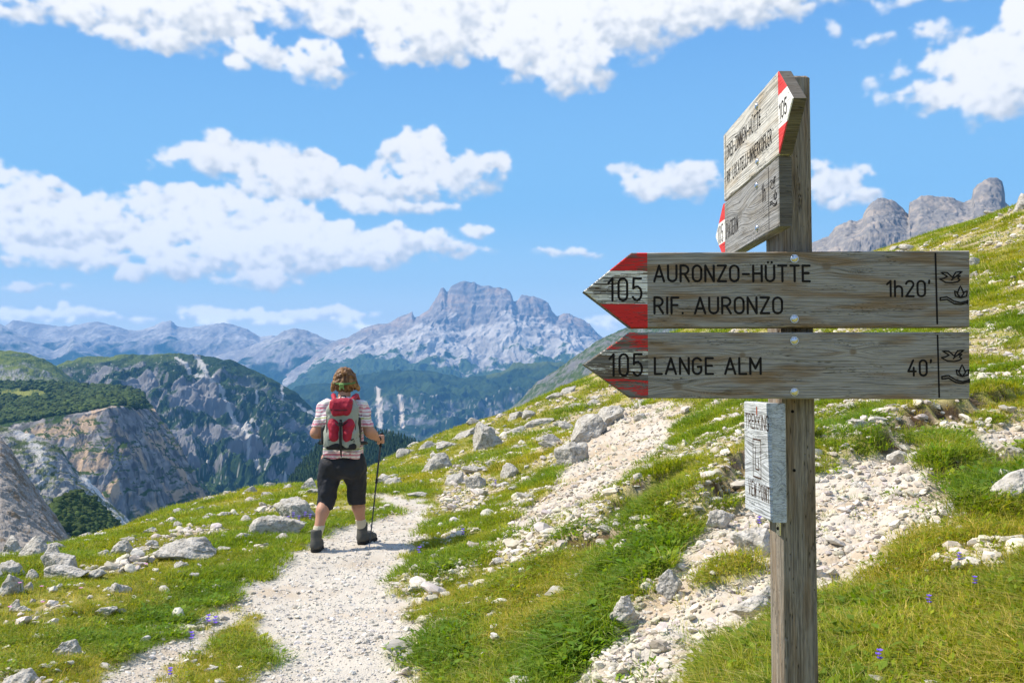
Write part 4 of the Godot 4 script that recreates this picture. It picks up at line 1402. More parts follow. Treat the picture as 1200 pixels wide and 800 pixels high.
# ---------------------------------------------------------------- the hiker
# prims: ["c", a, b, ra, rb] tapered capsule; ["b", centre, half size, rounding] rounded box. z is squashed by zs about the first point.
func nets(prims: Array, cell: float, soft: float, cut = null, tint = null, bump: FastNoiseLite = null, amp := 0.0) -> ArrayMesh:
	var lo := Vector3.ONE * 1e9
	var hi := -lo
	var boxes := []
	for p in prims:
		var a: Vector3
		var b: Vector3
		if p[0] == "c":
			var r := maxf(p[3], p[4]) + 0.03
			a = p[1].min(p[2]) - Vector3(r, r, r)
			b = p[1].max(p[2]) + Vector3(r, r, r)
		else:
			a = p[1] - p[2] - Vector3.ONE * 0.03
			b = p[1] + p[2] + Vector3.ONE * 0.03
		boxes.append([a, b])
		lo = lo.min(a); hi = hi.max(b)
	var nx := int((hi.x - lo.x) / cell) + 2
	var ny := int((hi.y - lo.y) / cell) + 2
	var nz := int((hi.z - lo.z) / cell) + 2
	var f := PackedFloat32Array()
	f.resize(nx * ny * nz)
	var k := 1.0 / soft
	for q in prims.size():
		var p: Array = prims[q]
		var a := Vector3i(((boxes[q][0] - lo) / cell).floor()).clamp(Vector3i.ZERO, Vector3i(nx - 1, ny - 1, nz - 1))
		var b := Vector3i(((boxes[q][1] - lo) / cell).ceil()).clamp(Vector3i.ZERO, Vector3i(nx - 1, ny - 1, nz - 1))
		var caps: bool = p[0] == "c"
		var ba: Vector3 = (p[2] - p[1]) if caps else Vector3.ZERO
		var l2 := maxf(ba.length_squared(), 1e-9)
		for z in range(a.z, b.z + 1):
			for y in range(a.y, b.y + 1):
				var row := (z * ny + y) * nx
				for x in range(a.x, b.x + 1):
					var w: Vector3 = lo + Vector3(x, y, z) * cell - p[1]
					var d := 0.0
					if caps:
						var t := clampf(w.dot(ba) / l2, 0.0, 1.0)
						d = (w - ba * t).length() - lerpf(p[3], p[4], t)
					else:
						var e: Vector3 = w.abs() - p[2] + Vector3.ONE * float(p[3])
						d = e.max(Vector3.ZERO).length() + minf(maxf(e.x, maxf(e.y, e.z)), 0.0) - float(p[3])
					f[row + x] += exp(-k * d)
	var none: bool = cut == null
	for z in nz:
		for y in ny:
			for x in nx:
				var i := (z * ny + y) * nx + x
				var d := 1.0 if f[i] < 1e-12 else -log(f[i]) * soft
				if bump and d < 0.06: d += bump.get_noise_3dv(lo + Vector3(x, y, z) * cell) * amp
				if not none and d < 0.05: d = maxf(d, cut.call(lo + Vector3(x, y, z) * cell))
				f[i] = d
	var at := {}
	var v := PackedVector3Array()
	var n := PackedVector3Array()
	var c := PackedColorArray()
	var ix := PackedInt32Array()
	var off := [0, 1, nx, nx + 1, nx * ny, nx * ny + 1, nx * ny + nx, nx * ny + nx + 1]
	var cor := [Vector3(0, 0, 0), Vector3(1, 0, 0), Vector3(0, 1, 0), Vector3(1, 1, 0), Vector3(0, 0, 1), Vector3(1, 0, 1), Vector3(0, 1, 1), Vector3(1, 1, 1)]
	var edges := [[0, 1], [2, 3], [4, 5], [6, 7], [0, 2], [1, 3], [4, 6], [5, 7], [0, 4], [1, 5], [2, 6], [3, 7]]
	for z in nz - 1:
		for y in ny - 1:
			for x in nx - 1:
				var i := (z * ny + y) * nx + x
				var neg := 0
				for o in off:
					if f[i + o] < 0.0: neg += 1
				if neg == 0 or neg == 8: continue
				var sum := Vector3.ZERO
				var cnt := 0
				for e in edges:
					var da := f[i + off[e[0]]]
					var db := f[i + off[e[1]]]
					if (da < 0.0) != (db < 0.0):
						sum += cor[e[0]].lerp(cor[e[1]], da / (da - db))
						cnt += 1
				var g := Vector3(f[i + off[1]] + f[i + off[3]] + f[i + off[5]] + f[i + off[7]] - f[i] - f[i + off[2]] - f[i + off[4]] - f[i + off[6]],
					f[i + off[2]] + f[i + off[3]] + f[i + off[6]] + f[i + off[7]] - f[i] - f[i + off[1]] - f[i + off[4]] - f[i + off[5]],
					f[i + off[4]] + f[i + off[5]] + f[i + off[6]] + f[i + off[7]] - f[i] - f[i + off[1]] - f[i + off[2]] - f[i + off[3]])
				at[i] = v.size()
				var p := lo + (Vector3(x, y, z) + sum / cnt) * cell
				v.append(p)
				n.append(g.normalized())
				if tint != null: c.append(tint.call(p))
	var sy := nx
	var sz := nx * ny
	for i in at:
		var d0 := f[i] < 0.0
		for ax in [[1, sy, sz], [sy, sz, 1], [sz, 1, sy]]:
			if i + ax[0] >= f.size() or d0 == (f[i + ax[0]] < 0.0): continue
			var a = at.get(i); var b = at.get(i - ax[1]); var cc = at.get(i - ax[1] - ax[2]); var d = at.get(i - ax[2])
			if a == null or b == null or cc == null or d == null: continue
			if d0: ix.append_array([a, cc, b, a, d, cc])
			else: ix.append_array([a, b, cc, a, cc, d])
	return mesh_from(v, n, ix, c)

func hand(root: Vector3, fwd: Vector3, palm: Vector3, side: float) -> Array:     # a fist round a grip: palm, four fingers in three bones each, a thumb
	var up := fwd.cross(palm).normalized() * side            # towards the thumb
	var o := [["c", root, root + fwd * 0.055, 0.020, 0.022], ["c", root + up * 0.018 + fwd * 0.03, root + up * 0.024 + fwd * 0.075, 0.014, 0.014], ["c", root - up * 0.018 + fwd * 0.03, root - up * 0.026 + fwd * 0.068, 0.014, 0.013]]
	var lens := [0.92, 1.0, 0.95, 0.78]
	for k in 4:
		var b := root + fwd * (0.082 - 0.004 * absf(k - 1)) + up * (0.030 - 0.020 * k)
		var l: float = lens[k]
		var p1 := b + (fwd * 0.5 + palm).normalized() * 0.040 * l
		var p2 := p1 + (palm - fwd * 0.9).normalized() * 0.026 * l
		var p3 := p2 + (-fwd - palm * 0.35).normalized() * 0.020 * l
		o.append_array([["c", b, p1, 0.0095, 0.009], ["c", p1, p2, 0.009, 0.0082], ["c", p2, p3, 0.0082, 0.0074]])
	var t0 := root + fwd * 0.02 + up * 0.022
	var t1 := t0 + (fwd * 0.6 + up * 0.5 + palm * 0.5).normalized() * 0.038
	var t2 := t1 + (fwd * 0.6 + palm * 0.8).normalized() * 0.030
	o.append_array([["c", t0, t1, 0.013, 0.011], ["c", t1, t2, 0.0105, 0.0085]])
	return o

func joined(ms: Array) -> ArrayMesh:
	var st := SurfaceTool.new()
	st.begin(Mesh.PRIMITIVE_TRIANGLES)
	for m in ms: st.append_from(m, 0, Transform3D())
	return st.commit()

func make_hiker() -> void:
	var gx := -1.565
	var root := thing("person", Vector3(gx, H0(gx, 8.7) + n_patch.get_noise_2d(gx, 8.7) * 0.05 - 0.015, -8.62), "hiker seen from behind in striped shirt and black three-quarter trousers walking down the path", "person")
	var skin := mat(lin(0.46, 0.24, 0.155), 0.55, 0.4)
	skin.subsurf_scatter_enabled = true
	skin.subsurf_scatter_strength = 0.1
	var ls := Vector3(-0.145, 1.285, 0.0)
	var le := Vector3(-0.228, 1.045, 0.035)
	var lw := Vector3(-0.165, 1.02, -0.175)
	var rs := Vector3(0.188, 1.275, 0.0)
	var re := Vector3(0.262, 1.060, 0.035)
	var rw := Vector3(0.322, 0.990, -0.075)
	var lk := Vector3(-0.125, 0.47, 0.02)
	var la := Vector3(-0.183, 0.12, 0.175)
	var rk := Vector3(0.125, 0.47, -0.14)
	var ra := Vector3(0.162, 0.125, -0.24)
	var hc := Vector3(0.028, 1.515, -0.02)
	var body := [["c", hc + Vector3(0, 0.03, 0.01), hc + Vector3(0, 0.0, -0.015), 0.079, 0.078], ["c", hc + Vector3(0, -0.06, -0.045), hc + Vector3(0, -0.075, -0.06), 0.048, 0.036], ["c", hc + Vector3(0, -0.01, -0.100), hc + Vector3(0, -0.035, -0.118), 0.010, 0.014],
		["c", hc + Vector3(-0.03, 0.012, -0.088), hc + Vector3(0.03, 0.012, -0.088), 0.018, 0.018], ["c", hc + Vector3(-0.018, -0.065, -0.098), hc + Vector3(0.018, -0.065, -0.098), 0.009, 0.009], ["c", hc + Vector3(-0.088, 0.0, 0.0), hc + Vector3(-0.092, -0.03, 0.0), 0.014, 0.010], ["c", hc + Vector3(0.088, 0.0, 0.0), hc + Vector3(0.092, -0.03, 0.0), 0.014, 0.010],
		["c", hc + Vector3(0, -0.06, 0.01), Vector3(0.025, 1.30, 0.02), 0.054, 0.062], ["c", ls, rs, 0.055, 0.055], ["c", Vector3(0.02, 1.2, 0), Vector3(0.02, 0.85, 0), 0.11, 0.11], ["c", Vector3(-0.06, 0.8, 0), Vector3(0.09, 0.8, 0), 0.10, 0.10],
		["c", ls, le, 0.054, 0.044], ["c", le, le.lerp(lw, 0.35), 0.043, 0.043], ["c", le.lerp(lw, 0.3), lw, 0.042, 0.027], ["c", rs, re, 0.054, 0.044], ["c", re, re.lerp(rw, 0.4), 0.044, 0.042], ["c", re.lerp(rw, 0.35), rw, 0.041, 0.028],
		["c", Vector3(-0.09, 0.78, 0), lk, 0.10, 0.064], ["c", lk, lk.lerp(la, 0.35) + Vector3(0, 0, 0.014), 0.052, 0.057], ["c", lk.lerp(la, 0.35) + Vector3(0, 0, 0.012), la, 0.055, 0.034],
		["c", Vector3(0.115, 0.78, 0), rk, 0.10, 0.064], ["c", rk, rk.lerp(ra, 0.35) + Vector3(0, 0, 0.014), 0.052, 0.057], ["c", rk.lerp(ra, 0.35) + Vector3(0, 0, 0.012), ra, 0.055, 0.034]]
	var rh := hand(rw, Vector3(0.50, -0.12, -0.70).normalized(), Vector3(-0.75, 0.0, -0.5).normalized(), -1.0)
	var lh := hand(lw, Vector3(0.45, 0.35, -0.75).normalized(), Vector3(0.7, -0.2, 0.5).normalized(), 1.0)
	part("body", joined([nets(body, 0.013, 0.012), nets(rh, 0.0042, 0.004), nets(lh, 0.0042, 0.004)]), skin, root)
	# shirt
	var folds := noise(6.5, 3, 61)
	var shirt := [["c", ls + Vector3(0.01, 0.0, 0.005), rs + Vector3(-0.01, 0, 0.005), 0.068, 0.068], ["c", Vector3(-0.068, 1.16, 0.0), Vector3(0.105, 1.16, 0.0), 0.122, 0.122], ["c", Vector3(-0.065, 0.98, -0.02), Vector3(0.105, 0.98, -0.02), 0.136, 0.136], ["c", Vector3(-0.066, 0.85, -0.01), Vector3(0.104, 0.85, -0.01), 0.140, 0.140],
		["c", ls, le + Vector3(0.015, 0.01, 0), 0.064, 0.060], ["c", rs, re + Vector3(-0.012, 0.01, 0), 0.064, 0.060], ["c", Vector3(0.028, 1.36, 0.01), Vector3(0.028, 1.30, 0.015), 0.066, 0.085]]
	var cut_shirt := func(p: Vector3) -> float:
		var d := 0.822 + 0.008 * sin(p.x * 30.0) - p.y
		d = maxf(d, p.y - 1.375)
		if absf(p.x - 0.02) > 0.172: d = maxf(d, 1.105 - p.y)
		return d
	var white := Color(0.74, 0.72, 0.71)
	var bands := [Color(0.55, 0.16, 0.22), white, Color(0.64, 0.36, 0.42), white, Color(0.40, 0.42, 0.14), white, Color(0.26, 0.12, 0.17), Color(0.70, 0.62, 0.62), white, Color(0.58, 0.20, 0.27), white, Color(0.66, 0.40, 0.46)]
	var stripe := func(p: Vector3) -> Color:
		var y: float = p.y + folds.get_noise_3d(p.x, p.y * 0.5, p.z) * 0.012 + (absf(p.x - 0.02) - 0.1) * 0.05
		return bands[posmod(int(floor(y / 0.0118)), 12)] if y < 1.31 else white.lerp(bands[posmod(int(floor(y / 0.0118)), 12)], 0.35)
	part("shirt", nets(shirt, 0.0085, 0.012, cut_shirt, stripe, folds, 0.026), vmat(0.85, 0.2), root)
	# trousers
	var pants := [["c", Vector3(-0.068, 0.79, -0.005), Vector3(0.102, 0.79, -0.005), 0.118, 0.118], ["c", Vector3(-0.08, 0.74, 0.03), Vector3(0.112, 0.74, 0.03), 0.108, 0.108], ["c", Vector3(-0.098, 0.72, 0), Vector3(-0.132, 0.36, 0.045), 0.106, 0.076], ["c", Vector3(0.128, 0.72, 0), Vector3(0.132, 0.36, -0.135), 0.106, 0.076]]
	var pfold := noise(7.0, 3, 62)
	part("trousers", nets(pants, 0.0095, 0.012, func(p: Vector3) -> float: return maxf(0.365 + 0.02 * sin(p.x * 9.0) - p.y, p.y - 0.86), null, pfold, 0.017), mat(lin(0.022, 0.023, 0.028), 0.65, 0.35), root)
	for s in 2:
		var a := la if s == 0 else ra
		var kn := lk if s == 0 else rk
		var fw := Vector3(-0.05, 0, -1).normalized() if s == 0 else Vector3(0.42, 0, -0.9).normalized()
		var ct := a.lerp(kn, 0.34)
		part("sock", nets([["c", a, ct, 0.042, 0.052]], 0.008, 0.008, func(p: Vector3) -> float: return p.y - ct.y + 0.012 + 0.004 * sin(p.x * 200.0)), mat(lin(0.52, 0.47, 0.36), 0.95), root)
		var base := Vector3(a.x, 0.0, a.z)
		var lift := 0.0
		var boot := [["c", a + Vector3(0, 0.05, 0), Vector3(a.x, 0.06, a.z + 0.01), 0.050, 0.048], ["c", Vector3(a.x, 0.055, a.z + 0.02), Vector3(a.x, 0.06, a.z) + fw * 0.11, 0.045, 0.046], ["c", Vector3(a.x, 0.05, a.z) + fw * 0.10, Vector3(a.x, 0.045, a.z) + fw * 0.185, 0.046, 0.036]]
		var top := a.y + 0.075
		var grey := Color(0.075, 0.075, 0.068)
		var bt := part("boot", nets(boot, 0.008, 0.01, func(p: Vector3) -> float: return maxf(0.028 + lift - p.y, p.y - top), func(p: Vector3) -> Color: return Color(0.10, 0.098, 0.086) if sin(p.y * 70.0) > 0.55 else grey), vmat(0.8, 0.3), root)
		var sole := [["c", Vector3(a.x, 0.02, a.z + 0.02), Vector3(a.x, 0.02, a.z) + fw * 0.10, 0.046, 0.050], ["c", Vector3(a.x, 0.02, a.z) + fw * 0.10, Vector3(a.x, 0.02, a.z) + fw * 0.19, 0.050, 0.040]]
		part("sole", nets(sole, 0.008, 0.008, func(p: Vector3) -> float: return maxf(p.y - 0.032 + lift, -0.004 - p.y + 0.006 * sin(p.z * 160.0))), mat(lin(0.02, 0.02, 0.02), 0.9), bt)
	# hair and headband
	var strand := noise(22.0, 3, 63)
	var hair := [["c", hc + Vector3(0, 0.042, 0.014), hc + Vector3(0, 0.0, 0.018), 0.092, 0.094], ["c", hc + Vector3(-0.060, 0.02, 0.01), hc + Vector3(-0.108, -0.055, 0.012), 0.050, 0.026], ["c", hc + Vector3(-0.090, -0.03, 0.02), hc + Vector3(-0.120, -0.085, 0.0), 0.026, 0.014], ["c", hc + Vector3(0.060, 0.02, 0.01), hc + Vector3(0.105, -0.05, 0.008), 0.050, 0.028], ["c", hc + Vector3(0.092, -0.03, 0.0), hc + Vector3(0.122, -0.075, -0.01), 0.026, 0.013], ["c", hc + Vector3(-0.045, -0.02, 0.062), hc + Vector3(-0.05, -0.075, 0.062), 0.040, 0.020], ["c", hc + Vector3(0.02, -0.02, 0.070), hc + Vector3(0.022, -0.080, 0.066), 0.040, 0.020], ["c", hc + Vector3(0.06, -0.02, 0.05), hc + Vector3(0.07, -0.07, 0.05), 0.036, 0.018]]
	part("hair", nets(hair, 0.0075, 0.009, func(p: Vector3) -> float: return -(p.z + 0.105 + maxf(0.0, (p.y - 1.55)) * 0.5),
		func(p: Vector3) -> Color: return Color(0.085, 0.036, 0.015).lerp(Color(0.34, 0.18, 0.06), clampf(strand.get_noise_3d(p.x * 1.5, p.y * 0.3, p.z * 1.5) * 1.1 + 0.30 + (0.4 if absf(p.x - 0.028) > 0.085 and p.y < 1.49 else 0.0), 0.0, 1.0)), strand, 0.013), vmat(0.5, 0.4), root)
	var ring := PackedVector3Array()
	for k in 25:
		var t := TAU * k / 24.0
		ring.append(hc + Vector3(sin(t) * 0.102, -0.002 - 0.022 * cos(t), cos(t) * 0.104 + 0.012))
	var band := part("headband", tube(ring, [0.010], 8), mat(lin(0.10, 0.20, 0.07), 0.8), root)
	part("knot", nets([["c", hc + Vector3(-0.018, -0.03, 0.122), hc + Vector3(0.004, -0.028, 0.128), 0.016, 0.012], ["c", hc + Vector3(-0.012, -0.035, 0.124), hc + Vector3(-0.024, -0.075, 0.120), 0.010, 0.008], ["c", hc + Vector3(-0.004, -0.035, 0.124), hc + Vector3(0.010, -0.070, 0.122), 0.010, 0.007]], 0.005, 0.004), mat(lin(0.17, 0.32, 0.10), 0.8), band)
	# watch strap
	# rucksack
	var red := mat(lin(0.36, 0.018, 0.040), 0.6, 0.35)
	var grey2 := mat(lin(0.30, 0.32, 0.27), 0.75, 0.3)
	var black := mat(lin(0.018, 0.018, 0.02), 0.6, 0.35)
	var pk := thing("rucksack", root.position + Vector3(0.05, 0.93, 0.135), "red and grey rucksack with black base and straps on the hiker's back", "rucksack")
	var pf := noise(8.0, 3, 64)
	var z0 := 0.02
	part("pack_body", nets([["b", Vector3(0, 0.205, z0 + 0.07), Vector3(0.155, 0.20, 0.085), 0.06], ["b", Vector3(0, 0.08, z0 + 0.075), Vector3(0.168, 0.10, 0.09), 0.06], ["b", Vector3(0, 0.36, z0 + 0.06), Vector3(0.125, 0.09, 0.08), 0.06]], 0.009, 0.012, null, null, pf, 0.016), grey2, pk)
	part("lid", nets([["b", Vector3(0.0, 0.395, z0 + 0.115), Vector3(0.112, 0.062, 0.065), 0.045], ["b", Vector3(0.0, 0.35, z0 + 0.13), Vector3(0.09, 0.06, 0.055), 0.04]], 0.008, 0.012, null, null, pf, 0.016), red, pk)
	part("lid_zip", tube(PackedVector3Array([Vector3(-0.10, 0.352, z0 + 0.175), Vector3(-0.05, 0.345, z0 + 0.188), Vector3(0.0, 0.343, z0 + 0.190), Vector3(0.05, 0.345, z0 + 0.188), Vector3(0.10, 0.352, z0 + 0.175)]), [0.0045], 6), black, pk)
	for s in [-1.0, 1.0]:
		part("front_pocket", nets([["c", Vector3(s * 0.062, 0.10, z0 + 0.128), Vector3(s * 0.068, 0.20, z0 + 0.128), 0.062, 0.060], ["c", Vector3(s * 0.072, 0.20, z0 + 0.122), Vector3(s * 0.108, 0.30, z0 + 0.105), 0.054, 0.034]], 0.008, 0.01, null, null, pf, 0.016), red, pk)
		part("compression_strap", tube(PackedVector3Array([Vector3(s * 0.160, 0.30, z0 + 0.05), Vector3(s * 0.14, 0.29, z0 + 0.13), Vector3(s * 0.01, 0.20, z0 + 0.196)]), [0.005], 6), black, pk)
		part("shoulder_strap", tube(PackedVector3Array([Vector3(s * 0.075, 0.41, z0 + 0.03), Vector3(s * 0.10 - 0.01, 0.462, -0.05), Vector3(s * 0.115 - 0.015, 0.475, -0.13), Vector3(s * 0.12 - 0.015, 0.43, -0.215), Vector3(s * 0.125 - 0.02, 0.30, -0.30), Vector3(s * 0.15 - 0.02, 0.12, -0.31)]), [0.022, 0.026, 0.026, 0.022, 0.018, 0.012], 8), red, pk)
		part("hip_belt", tube(PackedVector3Array([Vector3(s * 0.13, 0.035, z0 + 0.03), Vector3(s * 0.225 - 0.03, 0.03, -0.08), Vector3(s * 0.225 - 0.03, 0.02, -0.2)]), [0.02, 0.016, 0.012], 8), black, pk)
	for s in [-1.0, 1.0]:
		part("side_strap", tube(PackedVector3Array([Vector3(s * 0.172, 0.10, z0 + 0.02), Vector3(s * 0.150, 0.09, z0 + 0.145), Vector3(s * 0.10, 0.07, z0 + 0.178)]), [0.006], 6), black, pk)
		part("seam", tube(PackedVector3Array([Vector3(s * 0.128, 0.05, z0 + 0.160), Vector3(s * 0.138, 0.16, z0 + 0.150), Vector3(s * 0.142, 0.28, z0 + 0.130), Vector3(s * 0.120, 0.34, z0 + 0.128)]), [0.004], 6), black, pk)
	part("haul_loop", tube(PackedVector3Array([Vector3(-0.03, 0.445, z0 + 0.04), Vector3(-0.02, 0.475, z0 + 0.03), Vector3(0.02, 0.475, z0 + 0.03), Vector3(0.03, 0.445, z0 + 0.04)]), [0.006], 6), black, pk)
	part("base_panel", nets([["b", Vector3(0, 0.015, z0 + 0.075), Vector3(0.150, 0.038, 0.092), 0.035]], 0.008, 0.008), black, pk)
	part("centre_strap", tube(PackedVector3Array([Vector3(0.004, 0.26, z0 + 0.192), Vector3(0.004, 0.2, z0 + 0.200), Vector3(0.004, 0.08, z0 + 0.196), Vector3(0.004, 0.0, z0 + 0.175), Vector3(0.0, -0.085, z0 + 0.12)]), [0.014, 0.012, 0.013, 0.012, 0.006], 8), black, pk)
	part("buckle", box_mesh(Vector3(0.04, 0.03, 0.014), 0.004), black, pk).position = Vector3(0.004, 0.225, z0 + 0.205)
	part("side_pocket", nets([["b", Vector3(-0.178, 0.115, z0 + 0.055), Vector3(0.030, 0.085, 0.045), 0.028]], 0.008, 0.008), black, pk)
	part("side_mesh", nets([["b", Vector3(0.150, 0.16, z0 + 0.055), Vector3(0.026, 0.12, 0.05), 0.024]], 0.008, 0.008), black, pk)
	pk.scale = Vector3(0.92, 0.96, 0.9)
	# trekking pole in the right hand
	var grip := rw + Vector3(0.02, -0.008, -0.10)
	var tip := Vector3(0.268, 0.005, 0.02)
	var dirp := (tip - grip).normalized()
	var pole := thing("trekking_pole", root.position + tip, "black trekking pole held in the hiker's right hand, tip on the gravel", "trekking pole")
	var from := grip - dirp * 0.055 - tip
	part("grip", tube(PackedVector3Array([from, from + dirp * 0.015, from + dirp * 0.05, from + dirp * 0.13]), [0.015, 0.018, 0.0145, 0.013], 12), black, pole)
	part("upper_shaft", tube(PackedVector3Array([from + dirp * 0.12, from + dirp * 0.45]), [0.0085], 10), mat(lin(0.02, 0.02, 0.025), 0.3, 0.5), pole)
	part("lower_shaft", tube(PackedVector3Array([from + dirp * 0.45, from + dirp * 0.72, -dirp * 0.04]), [0.0075, 0.0065, 0.006], 10), mat(lin(0.03, 0.03, 0.034), 0.3, 0.5), pole)
	part("clamp", tube(PackedVector3Array([from + dirp * 0.43, from + dirp * 0.47]), [0.012], 10), black, pole)
	part("basket", tube(PackedVector3Array([-dirp * 0.075, -dirp * 0.07]), [0.022], 14), black, pole)
	part("tip", tube(PackedVector3Array([-dirp * 0.05, Vector3.ZERO]), [0.005, 0.003], 8), mat(lin(0.4, 0.4, 0.42), 0.3), pole)
	var lp := PackedVector3Array()
	for k in 13:
		var t := TAU * k / 12.0
		lp.append(rw - tip + Vector3(cos(t) * 0.033, sin(t) * 0.026 - 0.004, sin(t) * 0.026))
	part("wrist_strap", tube(lp, [0.006], 6), black, pole)

# ---------------------------------------------------------------- the mountains
# A massif is a sheet drawn over ranked contours (back slope, skyline, foot of the cliffs, scree, valley), each a list of
# places [bearing, height, distance], then eroded with ridged noise. u runs along, v down, s is the place before erosion.
var rid := noise(0.022, 6, 71, FastNoiseLite.TYPE_SIMPLEX_SMOOTH, FastNoiseLite.FRACTAL_RIDGED)
var crag := noise(0.07, 5, 72)
var gully := noise(0.05, 5, 73, FastNoiseLite.TYPE_SIMPLEX_SMOOTH, FastNoiseLite.FRACTAL_RIDGED)
var cel := noise(0.055, 3, 76, FastNoiseLite.TYPE_CELLULAR)
var speck := noise(0.30, 4, 74)
var tone := noise(0.018, 5, 75)

func soften() -> void:
	rid.fractal_gain = 0.40
	gully.fractal_gain = 0.42
	cel.cellular_return_type = FastNoiseLite.RETURN_DISTANCE2_SUB
	cel.fractal_gain = 0.45

func along(row: Array, t: float) -> Vector3:
	var pts: Array = row[1]
	var d0: float = row[0]
	var px := lerpf(pts[0][0], pts[-1][0], t)
	for k in pts.size() - 1:
		var a: Array = pts[k]
		var b: Array = pts[k + 1]
		if px <= b[0] or k == pts.size() - 2:
			var f := clampf((px - a[0]) / maxf(b[0] - a[0], 0.001), 0.0, 1.0)
			var da: float = a[2] if a.size() > 2 else d0
			var db: float = b[2] if b.size() > 2 else d0
			return Vector3(px, lerpf(a[1], b[1], f), lerpf(da, db, f))
	return Vector3.ZERO

# rows: [distance, points, steps to the next row, erosion in picture-sized units, vertical stretch of the erosion]
func massif(called: String, label: String, category: String, rows: Array, nx: int, unit: float, paint: Callable, m: Material) -> void:
	var v := PackedVector3Array()
	var s := PackedVector3Array()
	var amp := PackedFloat32Array()
	var vv := PackedFloat32Array()
	var ny := 0
	for r in rows.size():
		var steps: int = rows[r][2] if r < rows.size() - 1 else 1
		for k in steps:
			var f := float(k) / steps
			for i in nx:
				var t := float(i) / (nx - 1)
				var a := along(rows[r], t)
				var b := along(rows[mini(r + 1, rows.size() - 1)], t)
				var q := a.lerp(b, f)
				s.append(Vector3(q.x, q.y, r + f))
				v.append(P(a.x, a.y, a.z).lerp(P(b.x, b.y, b.z), f))
				amp.append(lerpf(rows[r][3], rows[mini(r + 1, rows.size() - 1)][3], f))
			ny += 1
	var n := grid_normals(v, nx, ny)
	var flip := 1.0 if n[(ny / 2) * nx + nx / 2].z > 0.0 else -1.0
	var w := PackedVector3Array()
	w.resize(v.size())
	var inv := 1.0 / unit
	for k in v.size():
		var q := v[k] * inv
		var wx := q.x + tone.get_noise_3dv(q * 1.5) * 9.0
		var e := (rid.get_noise_3d(wx * 0.8, q.y * 0.26, q.z * 0.5) * 1.4 + cel.get_noise_3d(wx * 1.1, q.y * 0.40, q.z * 0.8) * 1.5 + gully.get_noise_3d(wx * 1.4, q.y * 0.16, q.z * 0.45) * 0.6 + crag.get_noise_3d(q.x * 0.22, q.y * 2.0, q.z * 0.22) * 0.36 + crag.get_noise_3d(q.x * 1.2, q.y * 1.0, q.z * 1.2) * 0.24 + speck.get_noise_3d(q.x, q.y, q.z) * 0.07) * amp[k] * unit
		var nn := n[k] * flip
		w[k] = v[k] + (nn * 0.8 + Vector3(0, 0.25, 0.1)) * e
	n = grid_normals(w, nx, ny)
	var c := PackedColorArray()
	c.resize(v.size())
	for k in v.size():
		n[k] *= flip
		c[k] = paint.call(s[k], w[k] * inv, n[k])
	var ix := grid_index(nx, ny)
	if flip < 0.0: pass
	var mesh := mesh_from(w, n, flipped(ix) if flip > 0.0 else ix, c)
	var o := part(called, mesh, m)
	tag(o, label, category, "", "structure")

var contours := {}
func grow(called: String, on: Array, x0: float, x1: float, v0: float, v1: float, count: int, size: float, shape: Mesh, mm: Material, label: String, keep: Callable) -> void:   # shrubs or small trees on a massif
	var xf := []
	var tint := []
	for k in count:
		var px := rng.randf_range(x0, x1)
		var vv := rng.randf_range(v0, v1)
		var r := int(vv)
		var ra: Array = on[r][1]
		var rb: Array = on[r + 1][1]
		var a := along(on[r], clampf((px - ra[0][0]) / (ra[-1][0] - ra[0][0]), 0, 1))
		var b := along(on[r + 1], clampf((px - rb[0][0]) / (rb[-1][0] - rb[0][0]), 0, 1))
		var p := P(a.x, a.y, a.z).lerp(P(b.x, b.y, b.z), vv - r)
		var g := a.lerp(b, vv - r)
		if not keep.call(g): continue
		var sz := size * rng.randf_range(0.5, 1.4)
		xf.append(Transform3D(Basis(Vector3.UP, rng.randf() * TAU).scaled(Vector3(sz, sz * rng.randf_range(0.7, 1.1), sz)), p + Vector3(0, sz * 0.1, 0)))
		tint.append(Color.WHITE * rng.randf_range(0.6, 1.35))
	many(called, shape, mm, xf, tint, label, "shrubs")

func flipped(ix: PackedInt32Array) -> PackedInt32Array:
	for k in range(0, ix.size(), 3):
		var t := ix[k + 1]
		ix[k + 1] = ix[k + 2]
		ix[k + 2] = t
	return ix

func shifted(pts: Array, dy: float, d: float) -> Array:
	var o := []
	for p in pts: o.append([p[0], p[1] + dy, d])
	return o

func streak(s: Vector3, line: Array, width: float) -> float:      # how near a place lies to a scree chute
	var best := 9e9
	var p := Vector2(s.x, s.y)
	for k in line.size() - 1:
		best = minf(best, p.distance_to(Geometry2D.get_closest_point_to_segment(p, Vector2(line[k][0], line[k][1]), Vector2(line[k + 1][0], line[k + 1][1]))))
	return 1.0 - smoothstep(width * 0.4, width, best + speck.get_noise_2d(s.x * 0.8, s.y * 0.8) * width * 0.8)

